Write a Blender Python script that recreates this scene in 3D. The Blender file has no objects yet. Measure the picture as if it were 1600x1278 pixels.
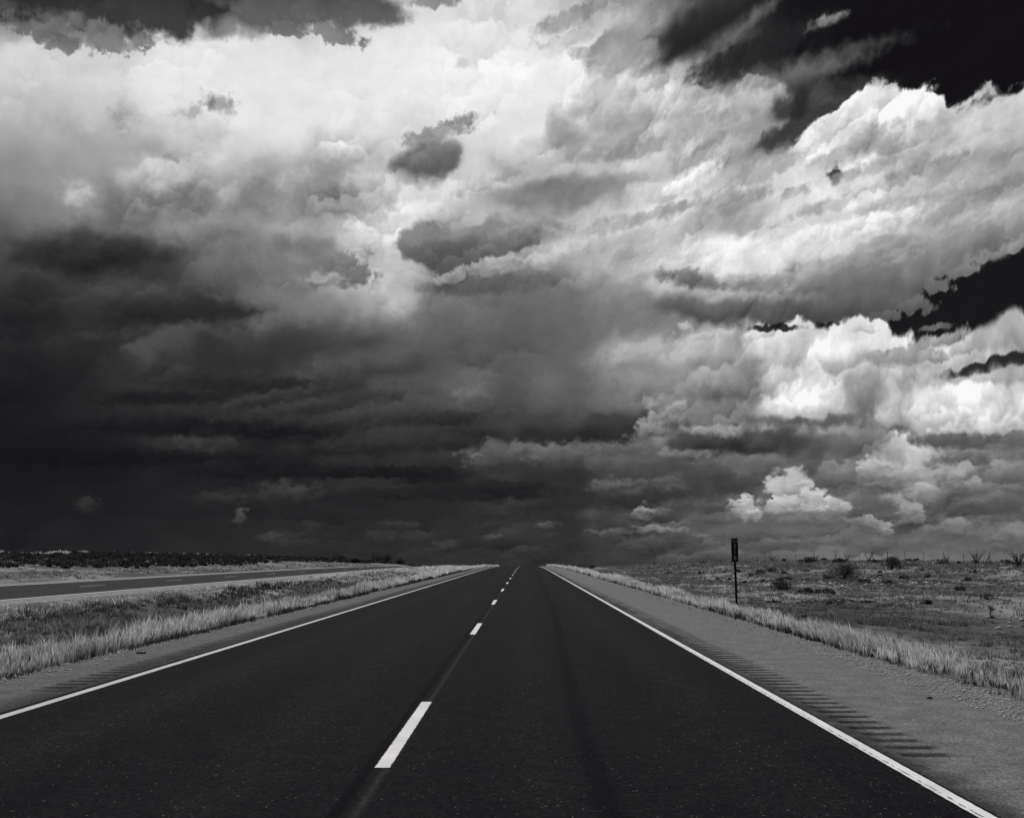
import bpy, bmesh, math, random
import numpy as np
from mathutils import Vector, Matrix

C = bpy.context.scene.collection
scene = bpy.context.scene
R = math.radians

# ---------------------------------------------------------------- camera
cam_data = bpy.data.cameras.new("camera")
cam_data.sensor_width = 36.0
cam_data.lens = 36.0
cam_data.clip_start = 0.1
cam_data.clip_end = 20000.0
cam = bpy.data.objects.new("camera", cam_data)
C.objects.link(cam)
cam.location = (0.0, 0.0, 1.43)
cam.rotation_euler = (R(90 + 8.215), 0.0, R(0.716))
scene.camera = cam

# ---------------------------------------------------------------- exposure
scene.view_settings.view_transform = 'Standard'
scene.view_settings.look = 'None'
scene.view_settings.exposure = 0.0
scene.view_settings.gamma = 1.0

# ---------------------------------------------------------------- sky
SUN_EL, SUN_AZ = 52.0, -14.0        # degrees; azimuth from +Y towards +X
world = bpy.data.worlds.new("World")
scene.world = world
world.use_nodes = True

SKY_AZ = [-28.0, -24.89, -21.78, -18.67, -15.56, -12.44, -9.33, -6.22, -3.11, 0.0, 3.11, 6.22, 9.33, 12.44, 15.56, 18.67, 21.78, 24.89, 28.0]
SKY_EL = [-3.0, -0.6, 1.12, 2.84, 4.56, 6.28, 8.0, 9.72, 11.44, 13.16, 14.88, 16.6, 18.32, 20.04, 21.76, 23.48, 25.2, 26.92, 28.64, 30.36]
SKY_TONE = [
    [38, 39, 41, 43, 46, 48, 49, 50, 51, 53, 57, 66, 78, 90, 95, 97, 97, 95, 95],
    [37, 39, 41, 43, 45, 47, 48, 49, 50, 53, 58, 68, 81, 92, 97, 100, 99, 97, 96],
    [33, 35, 37, 39, 42, 43, 44, 46, 48, 54, 61, 78, 93, 103, 103, 106, 103, 100, 99],
    [28, 30, 33, 36, 39, 39, 38, 40, 45, 54, 63, 85, 97, 110, 108, 111, 107, 103, 103],
    [25, 27, 28, 35, 35, 35, 38, 42, 51, 65, 69, 71, 75, 98, 121, 134, 129, 119, 118],
    [27, 30, 32, 41, 37, 41, 50, 56, 65, 80, 87, 99, 93, 104, 131, 159, 165, 162, 166],
    [29, 34, 42, 43, 49, 58, 70, 76, 74, 77, 97, 122, 137, 157, 166, 183, 191, 193, 197],
    [36, 39, 48, 57, 58, 66, 75, 81, 85, 92, 102, 119, 137, 190, 206, 186, 173, 160, 136],
    [41, 47, 49, 61, 76, 87, 88, 86, 87, 94, 111, 128, 142, 167, 176, 146, 105, 110, 147],
    [58, 60, 60, 65, 98, 118, 123, 111, 102, 107, 116, 130, 122, 113, 114, 98, 77, 65, 32],
    [79, 61, 62, 86, 100, 131, 166, 155, 121, 111, 136, 162, 194, 194, 166, 140, 122, 99, 96],
    [107, 99, 85, 103, 117, 132, 178, 174, 152, 162, 188, 190, 215, 223, 209, 188, 174, 166, 161],
    [135, 144, 128, 136, 145, 150, 183, 194, 174, 159, 195, 204, 197, 200, 204, 198, 186, 175, 171],
    [153, 156, 159, 164, 163, 163, 180, 203, 206, 188, 172, 187, 193, 191, 189, 194, 191, 196, 187],
    [173, 167, 176, 192, 203, 196, 175, 184, 202, 202, 194, 195, 191, 167, 168, 189, 201, 166, 95],
    [198, 184, 192, 210, 223, 223, 202, 193, 206, 221, 209, 194, 189, 161, 133, 99, 30, 19, 18],
    [188, 175, 209, 224, 228, 228, 226, 225, 226, 228, 228, 213, 170, 122, 84, 52, 21, 18, 18],
    [79, 89, 148, 216, 212, 196, 222, 226, 224, 220, 213, 169, 113, 74, 55, 39, 19, 18, 18],
    [60, 49, 49, 69, 117, 117, 182, 217, 219, 209, 190, 159, 99, 57, 32, 21, 18, 18, 18],
    [59, 49, 49, 56, 76, 93, 143, 185, 205, 198, 165, 124, 93, 56, 27, 21, 18, 18, 18],
]
# cloud masses, back to front: azimuth, elevation, half-width, half-height (degrees), tilt, tone at top, tone at base, softness, raggedness, opacity
CLOUDS = [
    (-11.22, 25.65, 14.43, 2.68, 4, 231, 228, 0.90, 0.40, 0.85),
    (1.18, 25.85, 5.66, 2.25, -1, 232, 228, 0.90, 0.40, 0.80),
    (-26.85, 24.12, 2.80, 1.48, 10, 208, 190, 0.90, 0.50, 0.60),
    (-7.37, 17.99, 2.20, 3.75, 2, 210, 200, 0.90, 0.50, 0.75),
    (23.66, 25.95, 8.02, 2.77, -10, 20, 20, 0.35, 0.50, 1.00),
    (15.78, 23.01, 2.09, 1.28, 14, 48, 48, 0.50, 0.60, 0.85),
    (10.21, 27.52, 3.13, 0.62, 23, 36, 36, 0.60, 0.50, 0.90),
    (13.46, 26.50, 3.95, 0.56, 18, 38, 38, 0.60, 0.50, 0.90),
    (12.43, 28.10, 2.55, 0.31, 24, 105, 95, 0.80, 0.40, 0.60),
    (15.54, 25.27, 3.52, 0.50, 9, 95, 85, 0.90, 0.40, 0.60),
    (17.64, 25.65, 2.07, 0.31, 18, 70, 60, 0.90, 0.40, 0.50),
    (17.41, 27.68, 0.91, 0.30, 14, 150, 120, 0.50, 0.70, 0.90),
    (24.25, 13.54, 3.65, 1.35, 18, 26, 26, 0.20, 0.75, 1.00),
    (26.83, 14.11, 2.05, 1.32, 3, 26, 26, 0.20, 0.75, 1.00),
    (20.90, 12.12, 2.54, 0.40, 1, 28, 28, 0.20, 0.40, 1.00),
    (17.00, 12.24, 3.99, 0.27, -4, 30, 30, 0.30, 0.40, 1.00),
    (20.34, 22.46, 2.82, 1.62, 4, 224, 195, 0.12, 0.75, 1.00),
    (18.11, 21.46, 2.54, 1.44, 8, 210, 180, 0.15, 0.75, 1.00),
    (23.03, 21.29, 2.55, 1.30, -8, 218, 185, 0.15, 0.75, 1.00),
    (25.85, 21.46, 2.14, 1.51, 0, 200, 180, 0.15, 0.75, 1.00),
    (27.65, 21.45, 1.48, 1.34, -10, 190, 170, 0.15, 0.75, 1.00),
    (16.32, 19.69, 3.09, 1.64, 9, 212, 190, 0.30, 0.60, 1.00),
    (21.33, 19.78, 5.18, 1.59, 5, 200, 178, 0.50, 0.50, 0.90),
    (25.04, 18.63, 3.37, 1.56, 7, 185, 150, 0.50, 0.50, 0.90),
    (19.45, 21.46, 2.00, 0.51, 13, 140, 150, 0.70, 0.50, 0.70),
    (21.40, 20.89, 2.28, 0.44, 4, 150, 160, 0.70, 0.50, 0.60),
    (25.08, 19.25, 2.76, 0.68, 11, 140, 150, 0.80, 0.50, 0.60),
    (17.53, 20.03, 0.31, 0.42, -26, 45, 60, 0.60, 1.00, 0.90),
    (15.38, 19.45, 0.69, 0.26, 15, 80, 80, 0.60, 1.10, 0.85),
    (14.31, 16.92, 0.28, 0.17, -4, 110, 110, 0.60, 1.00, 0.70),
    (15.86, 17.00, 0.41, 0.17, 5, 120, 120, 0.60, 1.00, 0.70),
    (13.70, 23.71, 1.60, 1.12, 5, 205, 165, 0.25, 0.60, 0.95),
    (6.79, 24.20, 2.79, 1.30, 17, 195, 165, 0.20, 0.70, 0.90),
    (9.73, 23.54, 2.56, 1.30, 6, 190, 165, 0.30, 0.70, 0.90),
    (2.48, 23.36, 1.01, 1.32, 9, 215, 150, 0.20, 0.60, 0.90),
    (2.29, 22.86, 0.90, 0.57, 9, 140, 160, 0.90, 0.50, 0.75),
    (5.84, 23.25, 0.74, 0.83, -2, 150, 160, 0.80, 0.50, 0.70),
    (5.54, 27.27, 1.81, 1.01, 17, 150, 165, 0.25, 0.60, 0.95),
    (3.87, 29.22, 2.85, 0.43, 13, 150, 165, 0.40, 0.60, 0.85),
    (2.71, 28.00, 0.99, 0.32, 19, 170, 180, 0.60, 0.80, 0.70),
    (12.10, 19.04, 1.42, 0.50, 11, 130, 140, 0.70, 0.50, 0.70),
    (2.27, 20.15, 4.46, 0.75, 5, 120, 125, 0.60, 0.50, 0.90),
    (6.71, 20.36, 2.94, 0.47, 2, 150, 150, 0.80, 0.50, 0.70),
    (7.84, 21.66, 2.20, 0.67, 17, 215, 190, 0.60, 0.60, 0.70),
    (8.86, 18.39, 4.69, 0.68, 11, 215, 200, 0.70, 0.50, 0.80),
    (15.89, 17.73, 3.42, 1.50, 10, 240, 220, 0.60, 0.50, 0.90),
    (13.06, 16.26, 3.84, 1.09, 4, 243, 225, 0.60, 0.50, 0.90),
    (18.61, 18.14, 2.66, 0.98, 14, 238, 220, 0.60, 0.50, 0.90),
    (19.74, 14.38, 5.83, 1.39, 15, 118, 78, 0.50, 0.30, 0.95),
    (24.25, 15.87, 3.37, 1.21, 15, 150, 120, 0.50, 0.40, 0.90),
    (16.71, 13.28, 4.68, 0.88, 0, 104, 72, 0.40, 0.30, 0.95),
    (11.26, 14.99, 3.17, 0.55, -7, 120, 110, 0.60, 0.40, 0.90),
    (10.51, 13.46, 3.35, 0.70, -9, 105, 78, 0.40, 0.40, 0.95),
    (11.94, 14.19, 3.15, 0.31, -5, 175, 150, 0.80, 0.50, 0.70),
    (24.37, 12.95, 3.48, 1.35, 18, 26, 26, 0.20, 0.75, 1.00),
    (26.21, 13.71, 2.51, 1.64, 9, 26, 26, 0.20, 0.75, 1.00),
    (22.49, 12.41, 2.49, 0.79, 7, 26, 26, 0.20, 0.75, 1.00),
    (26.54, 14.15, 1.76, 1.13, 7, 26, 26, 0.20, 0.75, 1.00),
    (21.22, 12.06, 2.21, 0.43, 3, 27, 27, 0.15, 0.40, 1.00),
    (17.00, 12.17, 4.16, 0.31, -3, 28, 28, 0.30, 0.40, 1.00),
    (0.38, 12.47, 5.47, 3.01, -0, 108, 88, 0.90, 0.20, 0.90),
    (-2.75, 17.23, 3.62, 1.18, 5, 130, 95, 0.25, 0.50, 0.95),
    (-4.22, 15.70, 1.03, 0.84, 1, 105, 92, 0.40, 0.50, 0.80),
    (0.02, 16.53, 4.79, 0.56, 12, 190, 150, 0.35, 0.70, 0.90),
    (3.72, 17.36, 3.68, 0.63, 15, 205, 165, 0.60, 0.60, 0.80),
    (-2.19, 15.12, 3.31, 0.49, 4, 92, 88, 0.60, 0.40, 0.80),
    (-6.02, 21.39, 1.93, 0.78, 20, 128, 112, 0.45, 0.90, 0.95),
    (-4.85, 23.10, 2.10, 0.57, 19, 150, 165, 0.50, 1.00, 0.90),
    (9.35, 9.82, 3.87, 1.94, -2, 140, 115, 0.50, 0.60, 0.90),
    (6.53, 10.96, 2.51, 1.06, -1, 150, 120, 0.70, 0.60, 0.70),
    (8.59, 7.37, 3.86, 1.06, -1, 140, 100, 0.60, 0.60, 0.80),
    (14.10, 11.38, 1.43, 0.76, -3, 220, 205, 0.25, 0.70, 1.00),
    (16.95, 11.05, 3.48, 1.36, -3, 222, 205, 0.12, 0.70, 1.00),
    (19.41, 11.06, 1.45, 0.87, -19, 222, 205, 0.12, 0.70, 1.00),
    (15.03, 9.08, 2.22, 1.72, -3, 218, 195, 0.40, 0.70, 1.00),
    (16.67, 8.50, 1.98, 1.44, -3, 218, 185, 0.25, 0.70, 1.00),
    (15.96, 7.32, 2.98, 0.48, -2, 110, 100, 0.70, 0.50, 0.90),
    (17.26, 10.65, 1.12, 0.82, 7, 222, 165, 0.20, 0.60, 1.00),
    (20.17, 10.33, 1.85, 0.47, -4, 165, 150, 0.25, 0.60, 0.95),
    (21.94, 10.87, 1.87, 0.53, 14, 165, 150, 0.25, 0.70, 0.95),
    (24.21, 10.43, 2.71, 0.65, 9, 205, 165, 0.25, 0.70, 0.95),
    (26.34, 11.14, 1.31, 0.96, 9, 175, 145, 0.25, 0.70, 1.00),
    (25.07, 9.74, 3.11, 0.32, 12, 38, 38, 0.30, 0.40, 0.95),
    (25.01, 8.84, 3.25, 0.58, 6, 180, 160, 0.60, 0.60, 0.80),
    (18.45, 8.07, 0.91, 1.15, -3, 125, 120, 0.70, 0.60, 0.80),
    (21.74, 7.40, 2.63, 1.06, -3, 214, 175, 0.30, 0.70, 0.95),
    (23.16, 7.98, 1.67, 0.72, -25, 232, 205, 0.20, 0.70, 1.00),
    (25.79, 7.33, 1.74, 1.09, 18, 218, 165, 0.20, 0.70, 1.00),
    (21.50, 5.75, 2.78, 0.66, -2, 160, 140, 0.60, 0.60, 0.70),
    (23.03, 5.85, 2.42, 0.43, -5, 92, 82, 0.50, 0.40, 0.90),
    (25.69, 5.66, 1.59, 0.39, 7, 105, 95, 0.60, 0.40, 0.80),
    (7.53, 7.32, 1.49, 0.57, 17, 165, 140, 0.40, 0.70, 0.90),
    (8.57, 6.38, 1.93, 0.57, -1, 150, 135, 0.60, 0.60, 0.80),
    (1.63, 7.39, 5.57, 1.00, -0, 76, 42, 0.45, 0.30, 0.95),
    (3.96, 6.90, 2.69, 0.57, -1, 58, 40, 0.25, 0.30, 0.90),
    (-2.16, 7.64, 3.25, 0.50, 4, 58, 46, 0.60, 0.40, 0.80),
    (11.69, 6.24, 3.36, 0.77, 3, 84, 54, 0.25, 0.40, 0.97),
    (9.25, 5.59, 2.09, 0.35, -1, 140, 120, 0.70, 0.50, 0.70),
    (1.44, 5.85, 4.30, 0.57, 4, 115, 100, 0.40, 0.50, 0.80),
    (5.35, 4.22, 6.00, 1.42, -0, 84, 52, 0.40, 0.30, 0.90),
    (11.65, 4.85, 3.08, 0.49, -1, 105, 90, 0.50, 0.50, 0.80),
    (9.52, 2.78, 2.42, 0.35, -1, 90, 75, 0.50, 0.40, 0.80),
    (15.01, 4.43, 3.65, 1.38, -1, 125, 100, 0.70, 0.60, 0.70),
    (19.27, 5.00, 1.27, 2.02, -12, 150, 120, 0.70, 0.60, 0.60),
    (16.24, 2.29, 1.47, 0.48, -11, 170, 130, 0.40, 0.60, 0.90),
    (20.25, 2.64, 1.56, 0.60, -29, 145, 115, 0.40, 0.60, 0.90),
    (20.98, 1.80, 1.54, 0.46, -21, 135, 105, 0.40, 0.60, 0.80),
    (22.33, 4.07, 1.67, 0.72, 13, 165, 120, 0.30, 0.60, 0.90),
    (24.68, 3.52, 1.75, 0.32, -2, 110, 95, 0.60, 0.50, 0.70),
    (9.89, 3.65, 0.83, 0.63, -1, 95, 75, 0.30, 0.60, 0.80),
    (3.55, 1.93, 1.06, 0.42, -0, 85, 62, 0.60, 0.60, 0.80),
    (-4.26, 0.63, 0.71, 0.25, 0, 68, 58, 0.50, 0.60, 0.80),
    (-13.71, 1.13, 0.47, 0.17, 0, 76, 60, 0.40, 0.60, 0.90),
    (-15.53, 2.18, 0.30, 0.38, 1, 80, 62, 0.40, 0.60, 0.90),
    (-17.34, 6.19, 1.65, 0.69, 12, 72, 50, 0.80, 0.90, 0.85),
    (-12.87, 3.46, 1.71, 0.59, 1, 62, 48, 0.90, 0.90, 0.75),
    (-23.22, 2.61, 0.49, 0.33, 1, 56, 44, 0.60, 0.60, 0.80),
    (1.10, 8.82, 1.23, 1.43, -20, 112, 84, 0.90, 0.70, 0.70),
    (-2.89, 9.18, 1.01, 1.29, -15, 108, 78, 0.90, 0.70, 0.70),
    (4.35, 8.93, 1.08, 1.43, -11, 125, 95, 0.80, 0.70, 0.75),
    (2.91, 9.59, 0.72, 1.43, -11, 104, 86, 0.90, 0.70, 0.60),
    (-0.72, 9.25, 0.65, 1.43, -12, 84, 70, 0.90, 0.60, 0.60),
    (-23.80, 15.60, 3.15, 0.97, 6, 58, 40, 0.50, 0.30, 0.95),
    (-19.63, 13.00, 4.28, 0.67, 4, 48, 40, 0.50, 0.30, 0.95),
    (-16.11, 13.07, 1.37, 0.27, 7, 44, 42, 0.60, 0.40, 0.90),
    (-17.65, 17.37, 2.05, 0.73, 15, 150, 118, 0.60, 0.60, 0.70),
    (-19.12, 19.81, 1.86, 0.98, 6, 170, 125, 0.25, 0.60, 0.80),
    (-24.62, 18.83, 1.01, 0.63, 8, 172, 135, 0.30, 0.60, 0.80),
    (-15.50, 19.56, 1.26, 1.33, 5, 160, 125, 0.40, 0.60, 0.70),
    (-12.49, 19.79, 2.15, 1.51, 4, 140, 125, 0.70, 0.50, 0.70),
    (-11.12, 15.59, 1.57, 0.52, 28, 128, 118, 0.70, 1.00, 0.85),
    (-9.42, 15.42, 1.08, 0.59, 2, 125, 112, 0.50, 1.10, 0.85),
    (-13.74, 14.76, 1.40, 0.34, 3, 115, 108, 0.60, 0.50, 0.80),
    (-8.46, 17.95, 2.19, 2.05, 2, 214, 200, 0.70, 0.50, 0.80),
    (-7.32, 15.21, 1.27, 1.40, 2, 208, 180, 0.60, 0.50, 0.70),
    (-19.34, 10.48, 1.80, 0.88, 13, 76, 55, 0.60, 0.60, 0.70),
    (-22.17, 8.96, 1.58, 0.80, 3, 58, 42, 0.70, 0.60, 0.70),
    (-12.19, 9.77, 4.18, 0.63, 8, 52, 50, 0.80, 0.40, 0.70),
    (-25.84, 8.72, 1.79, 1.30, 4, 32, 28, 0.90, 0.40, 0.60),
    (-17.77, 23.75, 0.90, 0.48, 6, 165, 185, 0.60, 1.00, 0.80),
    (-18.95, 23.14, 1.23, 0.29, 7, 190, 195, 0.70, 1.00, 0.60),
    (-22.26, 22.39, 0.72, 0.75, 18, 168, 172, 0.60, 0.60, 0.80),
    (-3.57, 26.80, 0.38, 0.22, 1, 195, 195, 0.70, 0.70, 0.70),
    (-21.62, 28.33, 11.11, 1.35, 10, 50, 60, 0.20, 0.60, 1.00),
    (-26.99, 26.04, 1.57, 0.52, -1, 96, 120, 0.40, 0.90, 0.90),
    (-17.09, 27.75, 1.77, 0.67, 17, 100, 110, 0.40, 1.00, 0.80),
    (-25.46, 26.62, 2.89, 0.47, 0, 90, 110, 0.50, 0.70, 0.90),
    (-13.17, 29.03, 5.13, 0.73, 2, 86, 100, 0.25, 0.70, 1.00),
    (-11.29, 28.02, 1.48, 0.50, -16, 110, 130, 0.40, 1.10, 0.90),
    (-13.86, 27.95, 0.73, 0.49, 6, 110, 120, 0.40, 0.80, 0.80),
    (-23.81, 26.23, 2.29, 0.51, 5, 105, 140, 0.40, 1.00, 0.90),
    (-5.69, 29.77, 1.52, 0.25, 2, 130, 140, 0.40, 0.80, 0.90),
    (20.73, 2.96, 1.86, 1.33, -31, 150, 110, 0.50, 0.70, 0.70),
    (22.60, 3.57, 1.81, 0.98, 18, 150, 100, 0.50, 0.70, 0.80),
    (24.71, 4.00, 1.75, 0.84, 8, 120, 85, 0.50, 0.60, 0.80),
    (21.62, 2.28, 2.44, 0.99, -1, 88, 78, 0.60, 0.50, 0.80),
    (19.61, 2.32, 1.10, 1.20, -1, 90, 84, 0.60, 0.50, 0.70),
    (17.63, 4.37, 1.94, 1.02, -1, 120, 95, 0.50, 0.60, 0.80),
    (19.87, 4.48, 1.13, 0.74, -2, 165, 110, 0.35, 0.70, 0.90),
    (21.32, 2.45, 1.23, 0.59, -31, 150, 105, 0.30, 0.70, 0.90),
    (22.98, 4.87, 1.81, 0.52, 3, 135, 95, 0.40, 0.60, 0.85),
    (19.30, 5.67, 1.59, 0.67, -2, 145, 110, 0.50, 0.60, 0.80),
    (14.20, 5.07, 2.01, 0.76, -1, 110, 80, 0.40, 0.60, 0.85),
    (17.05, 5.92, 0.72, 0.55, -2, 105, 100, 0.60, 0.80, 0.70),
    (15.56, 5.79, 0.86, 0.82, 18, 95, 85, 0.50, 0.60, 0.80),
    (17.23, 2.52, 0.97, 0.47, -11, 150, 115, 0.40, 0.80, 0.85),
    (25.37, 0.63, 1.15, 0.38, -0, 105, 92, 0.60, 0.60, 0.70),
    (19.68, 0.66, 2.49, 0.33, -0, 100, 88, 0.70, 0.60, 0.70),
    (14.87, 0.68, 1.98, 0.31, -0, 100, 85, 0.70, 0.60, 0.70),
    (12.88, 1.03, 1.34, 0.31, -0, 95, 78, 0.60, 0.70, 0.70),
    (10.19, 1.90, 2.06, 0.35, -0, 100, 78, 0.50, 0.70, 0.80),
    (5.84, 1.93, 1.41, 0.49, -0, 80, 60, 0.60, 0.60, 0.70),
    (-20.66, 13.93, 3.59, 0.47, 7, 76, 60, 0.70, 0.60, 0.70),
    (-14.32, 11.26, 4.82, 0.90, 9, 58, 46, 0.80, 0.50, 0.70),
    (-9.38, 10.39, 3.55, 0.71, 10, 84, 56, 0.70, 0.60, 0.70),
    (-14.25, 9.18, 4.46, 0.49, -2, 40, 34, 0.60, 0.50, 0.80),
    (-19.57, 8.36, 3.25, 0.41, 3, 34, 28, 0.60, 0.50, 0.80),
    (-16.91, 7.79, 4.33, 0.38, 2, 56, 40, 0.60, 0.60, 0.70),
    (-11.45, 8.32, 4.54, 0.56, 10, 66, 46, 0.60, 0.60, 0.75),
    (-18.20, 6.85, 6.22, 0.41, 2, 30, 24, 0.50, 0.40, 0.80),
    (-21.96, 5.12, 6.23, 0.40, 2, 24, 22, 0.60, 0.40, 0.80),
    (-7.17, 6.17, 5.32, 0.50, 3, 54, 34, 0.50, 0.50, 0.80),
    (-13.76, 4.66, 5.10, 0.42, 1, 30, 24, 0.50, 0.40, 0.80),
    (-6.79, 4.51, 4.60, 0.43, -1, 34, 25, 0.40, 0.40, 0.85),
    (-3.22, 3.53, 5.34, 0.43, 0, 40, 28, 0.40, 0.40, 0.80),
    (-8.19, 3.79, 3.16, 0.28, 0, 52, 42, 0.60, 0.60, 0.70),
    (-1.43, 2.47, 2.14, 0.35, 0, 52, 44, 0.60, 0.60, 0.70),
    (1.42, 2.82, 2.14, 0.32, -0, 48, 40, 0.50, 0.50, 0.70),
    (-26.68, 12.54, 1.79, 0.96, 6, 40, 34, 0.80, 0.50, 0.70),
    (-20.06, 11.79, 3.91, 0.47, 10, 64, 46, 0.70, 0.60, 0.70),
    (-18.71, 11.03, 1.32, 0.82, 23, 84, 56, 0.60, 0.80, 0.70),
    (-26.07, 17.10, 1.84, 0.82, 8, 120, 90, 0.70, 0.70, 0.70),
    (-21.72, 18.61, 1.18, 0.84, 7, 140, 110, 0.50, 0.80, 0.70),
    (-13.83, 17.32, 1.76, 1.36, 4, 165, 130, 0.60, 0.70, 0.70),
    (-11.04, 19.54, 1.45, 0.61, 3, 142, 132, 0.70, 0.60, 0.60),
    (-12.73, 16.02, 2.12, 0.82, 3, 130, 110, 0.60, 0.70, 0.70),
    (-4.43, 18.76, 1.48, 0.62, 21, 175, 140, 0.50, 0.80, 0.80),
    (-6.26, 17.33, 0.95, 0.83, 2, 118, 98, 0.30, 0.80, 0.90),
    (-8.14, 20.02, 1.84, 0.81, 12, 190, 180, 0.80, 0.60, 0.60),
    (0.03, 18.11, 2.23, 0.56, 14, 150, 118, 0.50, 0.70, 0.80),
    (-0.72, 21.88, 1.87, 0.81, 10, 200, 165, 0.40, 0.80, 0.80),
    (-2.21, 20.51, 1.49, 0.55, 10, 190, 160, 0.50, 0.80, 0.70),
    (4.19, 24.80, 1.13, 0.98, -2, 200, 170, 0.30, 0.80, 0.85),
    (8.28, 24.61, 1.63, 0.78, 17, 190, 160, 0.35, 0.80, 0.80),
    (11.12, 21.79, 1.80, 0.99, 21, 205, 165, 0.35, 0.80, 0.80),
    (8.91, 20.26, 2.18, 0.67, 12, 222, 190, 0.50, 0.80, 0.70),
    (12.08, 18.37, 2.13, 0.74, 11, 150, 140, 0.70, 0.60, 0.60),
    (21.88, 18.10, 2.88, 0.83, 11, 200, 165, 0.50, 0.70, 0.70),
    (25.26, 17.33, 1.82, 0.50, 7, 205, 180, 0.60, 0.70, 0.70),
    (9.39, 11.40, 2.12, 0.70, 4, 175, 140, 0.40, 0.80, 0.80),
    (10.78, 10.48, 1.75, 0.77, 8, 165, 125, 0.35, 0.80, 0.85),
    (6.51, 9.54, 1.57, 0.85, -1, 140, 112, 0.50, 0.80, 0.80),
    (11.07, 8.71, 2.08, 0.84, -2, 150, 112, 0.40, 0.80, 0.85),
    (8.62, 8.43, 1.76, 0.57, -1, 165, 125, 0.40, 0.80, 0.80),
    (12.76, 7.61, 1.71, 0.70, -2, 170, 120, 0.40, 0.80, 0.85),
    (14.94, 2.48, 1.95, 0.48, -1, 175, 120, 0.45, 0.50, 0.85),
    (13.55, 2.81, 0.44, 0.34, -1, 209, 152, 0.22, 0.70, 0.95),
    (13.92, 3.04, 0.37, 0.59, -1, 215, 152, 0.22, 0.70, 0.95),
    (14.89, 3.06, 0.40, 0.58, -1, 205, 152, 0.22, 0.70, 0.95),
    (15.26, 3.23, 0.43, 0.72, -1, 196, 152, 0.22, 0.70, 0.95),
    (15.75, 3.01, 0.49, 0.58, -1, 213, 152, 0.22, 0.70, 0.95),
    (16.36, 2.84, 0.36, 0.41, -1, 209, 152, 0.22, 0.70, 0.95),
    (12.05, 2.30, 0.71, 0.24, -1, 168, 140, 0.45, 0.50, 0.85),
    (11.71, 2.52, 0.24, 0.24, -1, 197, 162, 0.22, 0.70, 0.95),
    (12.06, 2.68, 0.37, 0.38, -1, 209, 162, 0.22, 0.70, 0.95),
    (12.43, 2.54, 0.34, 0.24, -1, 209, 162, 0.22, 0.70, 0.95),
    (18.52, 1.50, 1.02, 0.20, -1, 129, 105, 0.45, 0.50, 0.85),
    (17.80, 1.70, 0.29, 0.20, -1, 146, 123, 0.22, 0.70, 0.95),
    (18.35, 1.80, 0.32, 0.30, -1, 148, 123, 0.22, 0.70, 0.95),
    (18.70, 1.76, 0.32, 0.23, -1, 154, 123, 0.22, 0.70, 0.95),
    (19.20, 1.66, 0.38, 0.17, -1, 161, 123, 0.22, 0.70, 0.95),
    (23.40, 1.77, 0.83, 0.13, -1, 114, 100, 0.45, 0.50, 0.85),
    (22.96, 1.90, 0.45, 0.13, -1, 128, 114, 0.22, 0.70, 0.95),
    (23.47, 1.96, 0.44, 0.19, -1, 136, 114, 0.22, 0.70, 0.95),
    (23.91, 1.89, 0.32, 0.13, -1, 136, 114, 0.22, 0.70, 0.95),
    (20.84, 2.07, 1.42, 0.30, -1, 122, 98, 0.45, 0.50, 0.77),
    (20.01, 2.28, 0.31, 0.23, -1, 154, 116, 0.22, 0.70, 0.85),
    (20.36, 2.34, 0.40, 0.30, -1, 137, 116, 0.22, 0.70, 0.85),
    (20.95, 2.43, 0.40, 0.36, -1, 135, 116, 0.22, 0.70, 0.85),
    (21.38, 2.42, 0.31, 0.36, -1, 141, 116, 0.22, 0.70, 0.85),
    (21.77, 2.31, 0.43, 0.26, -1, 154, 116, 0.22, 0.70, 0.85),
    (22.30, 3.61, 1.73, 0.30, -2, 135, 108, 0.45, 0.50, 0.77),
    (21.18, 3.84, 0.37, 0.23, -2, 149, 127, 0.22, 0.70, 0.85),
    (21.77, 3.93, 0.43, 0.30, -2, 151, 127, 0.22, 0.70, 0.85),
    (22.23, 3.94, 0.52, 0.33, -2, 169, 127, 0.22, 0.70, 0.85),
    (22.87, 3.99, 0.42, 0.39, -2, 159, 127, 0.22, 0.70, 0.85),
    (23.46, 3.81, 0.48, 0.26, -2, 161, 127, 0.22, 0.70, 0.85),
    (6.73, 2.20, 0.74, 0.14, -0, 114, 90, 0.45, 0.50, 0.77),
    (6.31, 2.35, 0.32, 0.18, -0, 139, 107, 0.22, 0.70, 0.85),
    (6.80, 2.38, 0.28, 0.21, -0, 135, 107, 0.22, 0.70, 0.85),
    (7.11, 2.34, 0.24, 0.14, -0, 136, 107, 0.22, 0.70, 0.85),
    (7.76, 1.39, 1.53, 0.10, -0, 96, 86, 0.45, 0.50, 0.72),
    (6.85, 1.47, 0.52, 0.07, -0, 107, 97, 0.22, 0.70, 0.80),
    (7.48, 1.53, 0.49, 0.14, -0, 111, 97, 0.22, 0.70, 0.80),
    (7.90, 1.53, 0.56, 0.14, -0, 107, 97, 0.22, 0.70, 0.80),
    (8.59, 1.49, 0.59, 0.10, -0, 113, 97, 0.22, 0.70, 0.80),
    (1.35, 1.69, 0.68, 0.11, -0, 86, 68, 0.45, 0.50, 0.72),
    (0.96, 1.80, 0.28, 0.11, -0, 98, 80, 0.22, 0.70, 0.80),
    (1.31, 1.83, 0.32, 0.14, -0, 99, 80, 0.22, 0.70, 0.80),
    (1.70, 1.79, 0.25, 0.11, -0, 104, 80, 0.22, 0.70, 0.80),
    (-1.85, 1.05, 0.60, 0.11, 0, 72, 62, 0.45, 0.50, 0.72),
    (-2.17, 1.13, 0.25, 0.07, 0, 81, 71, 0.22, 0.70, 0.80),
    (-1.85, 1.16, 0.25, 0.11, 0, 80, 71, 0.22, 0.70, 0.80),
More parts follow.
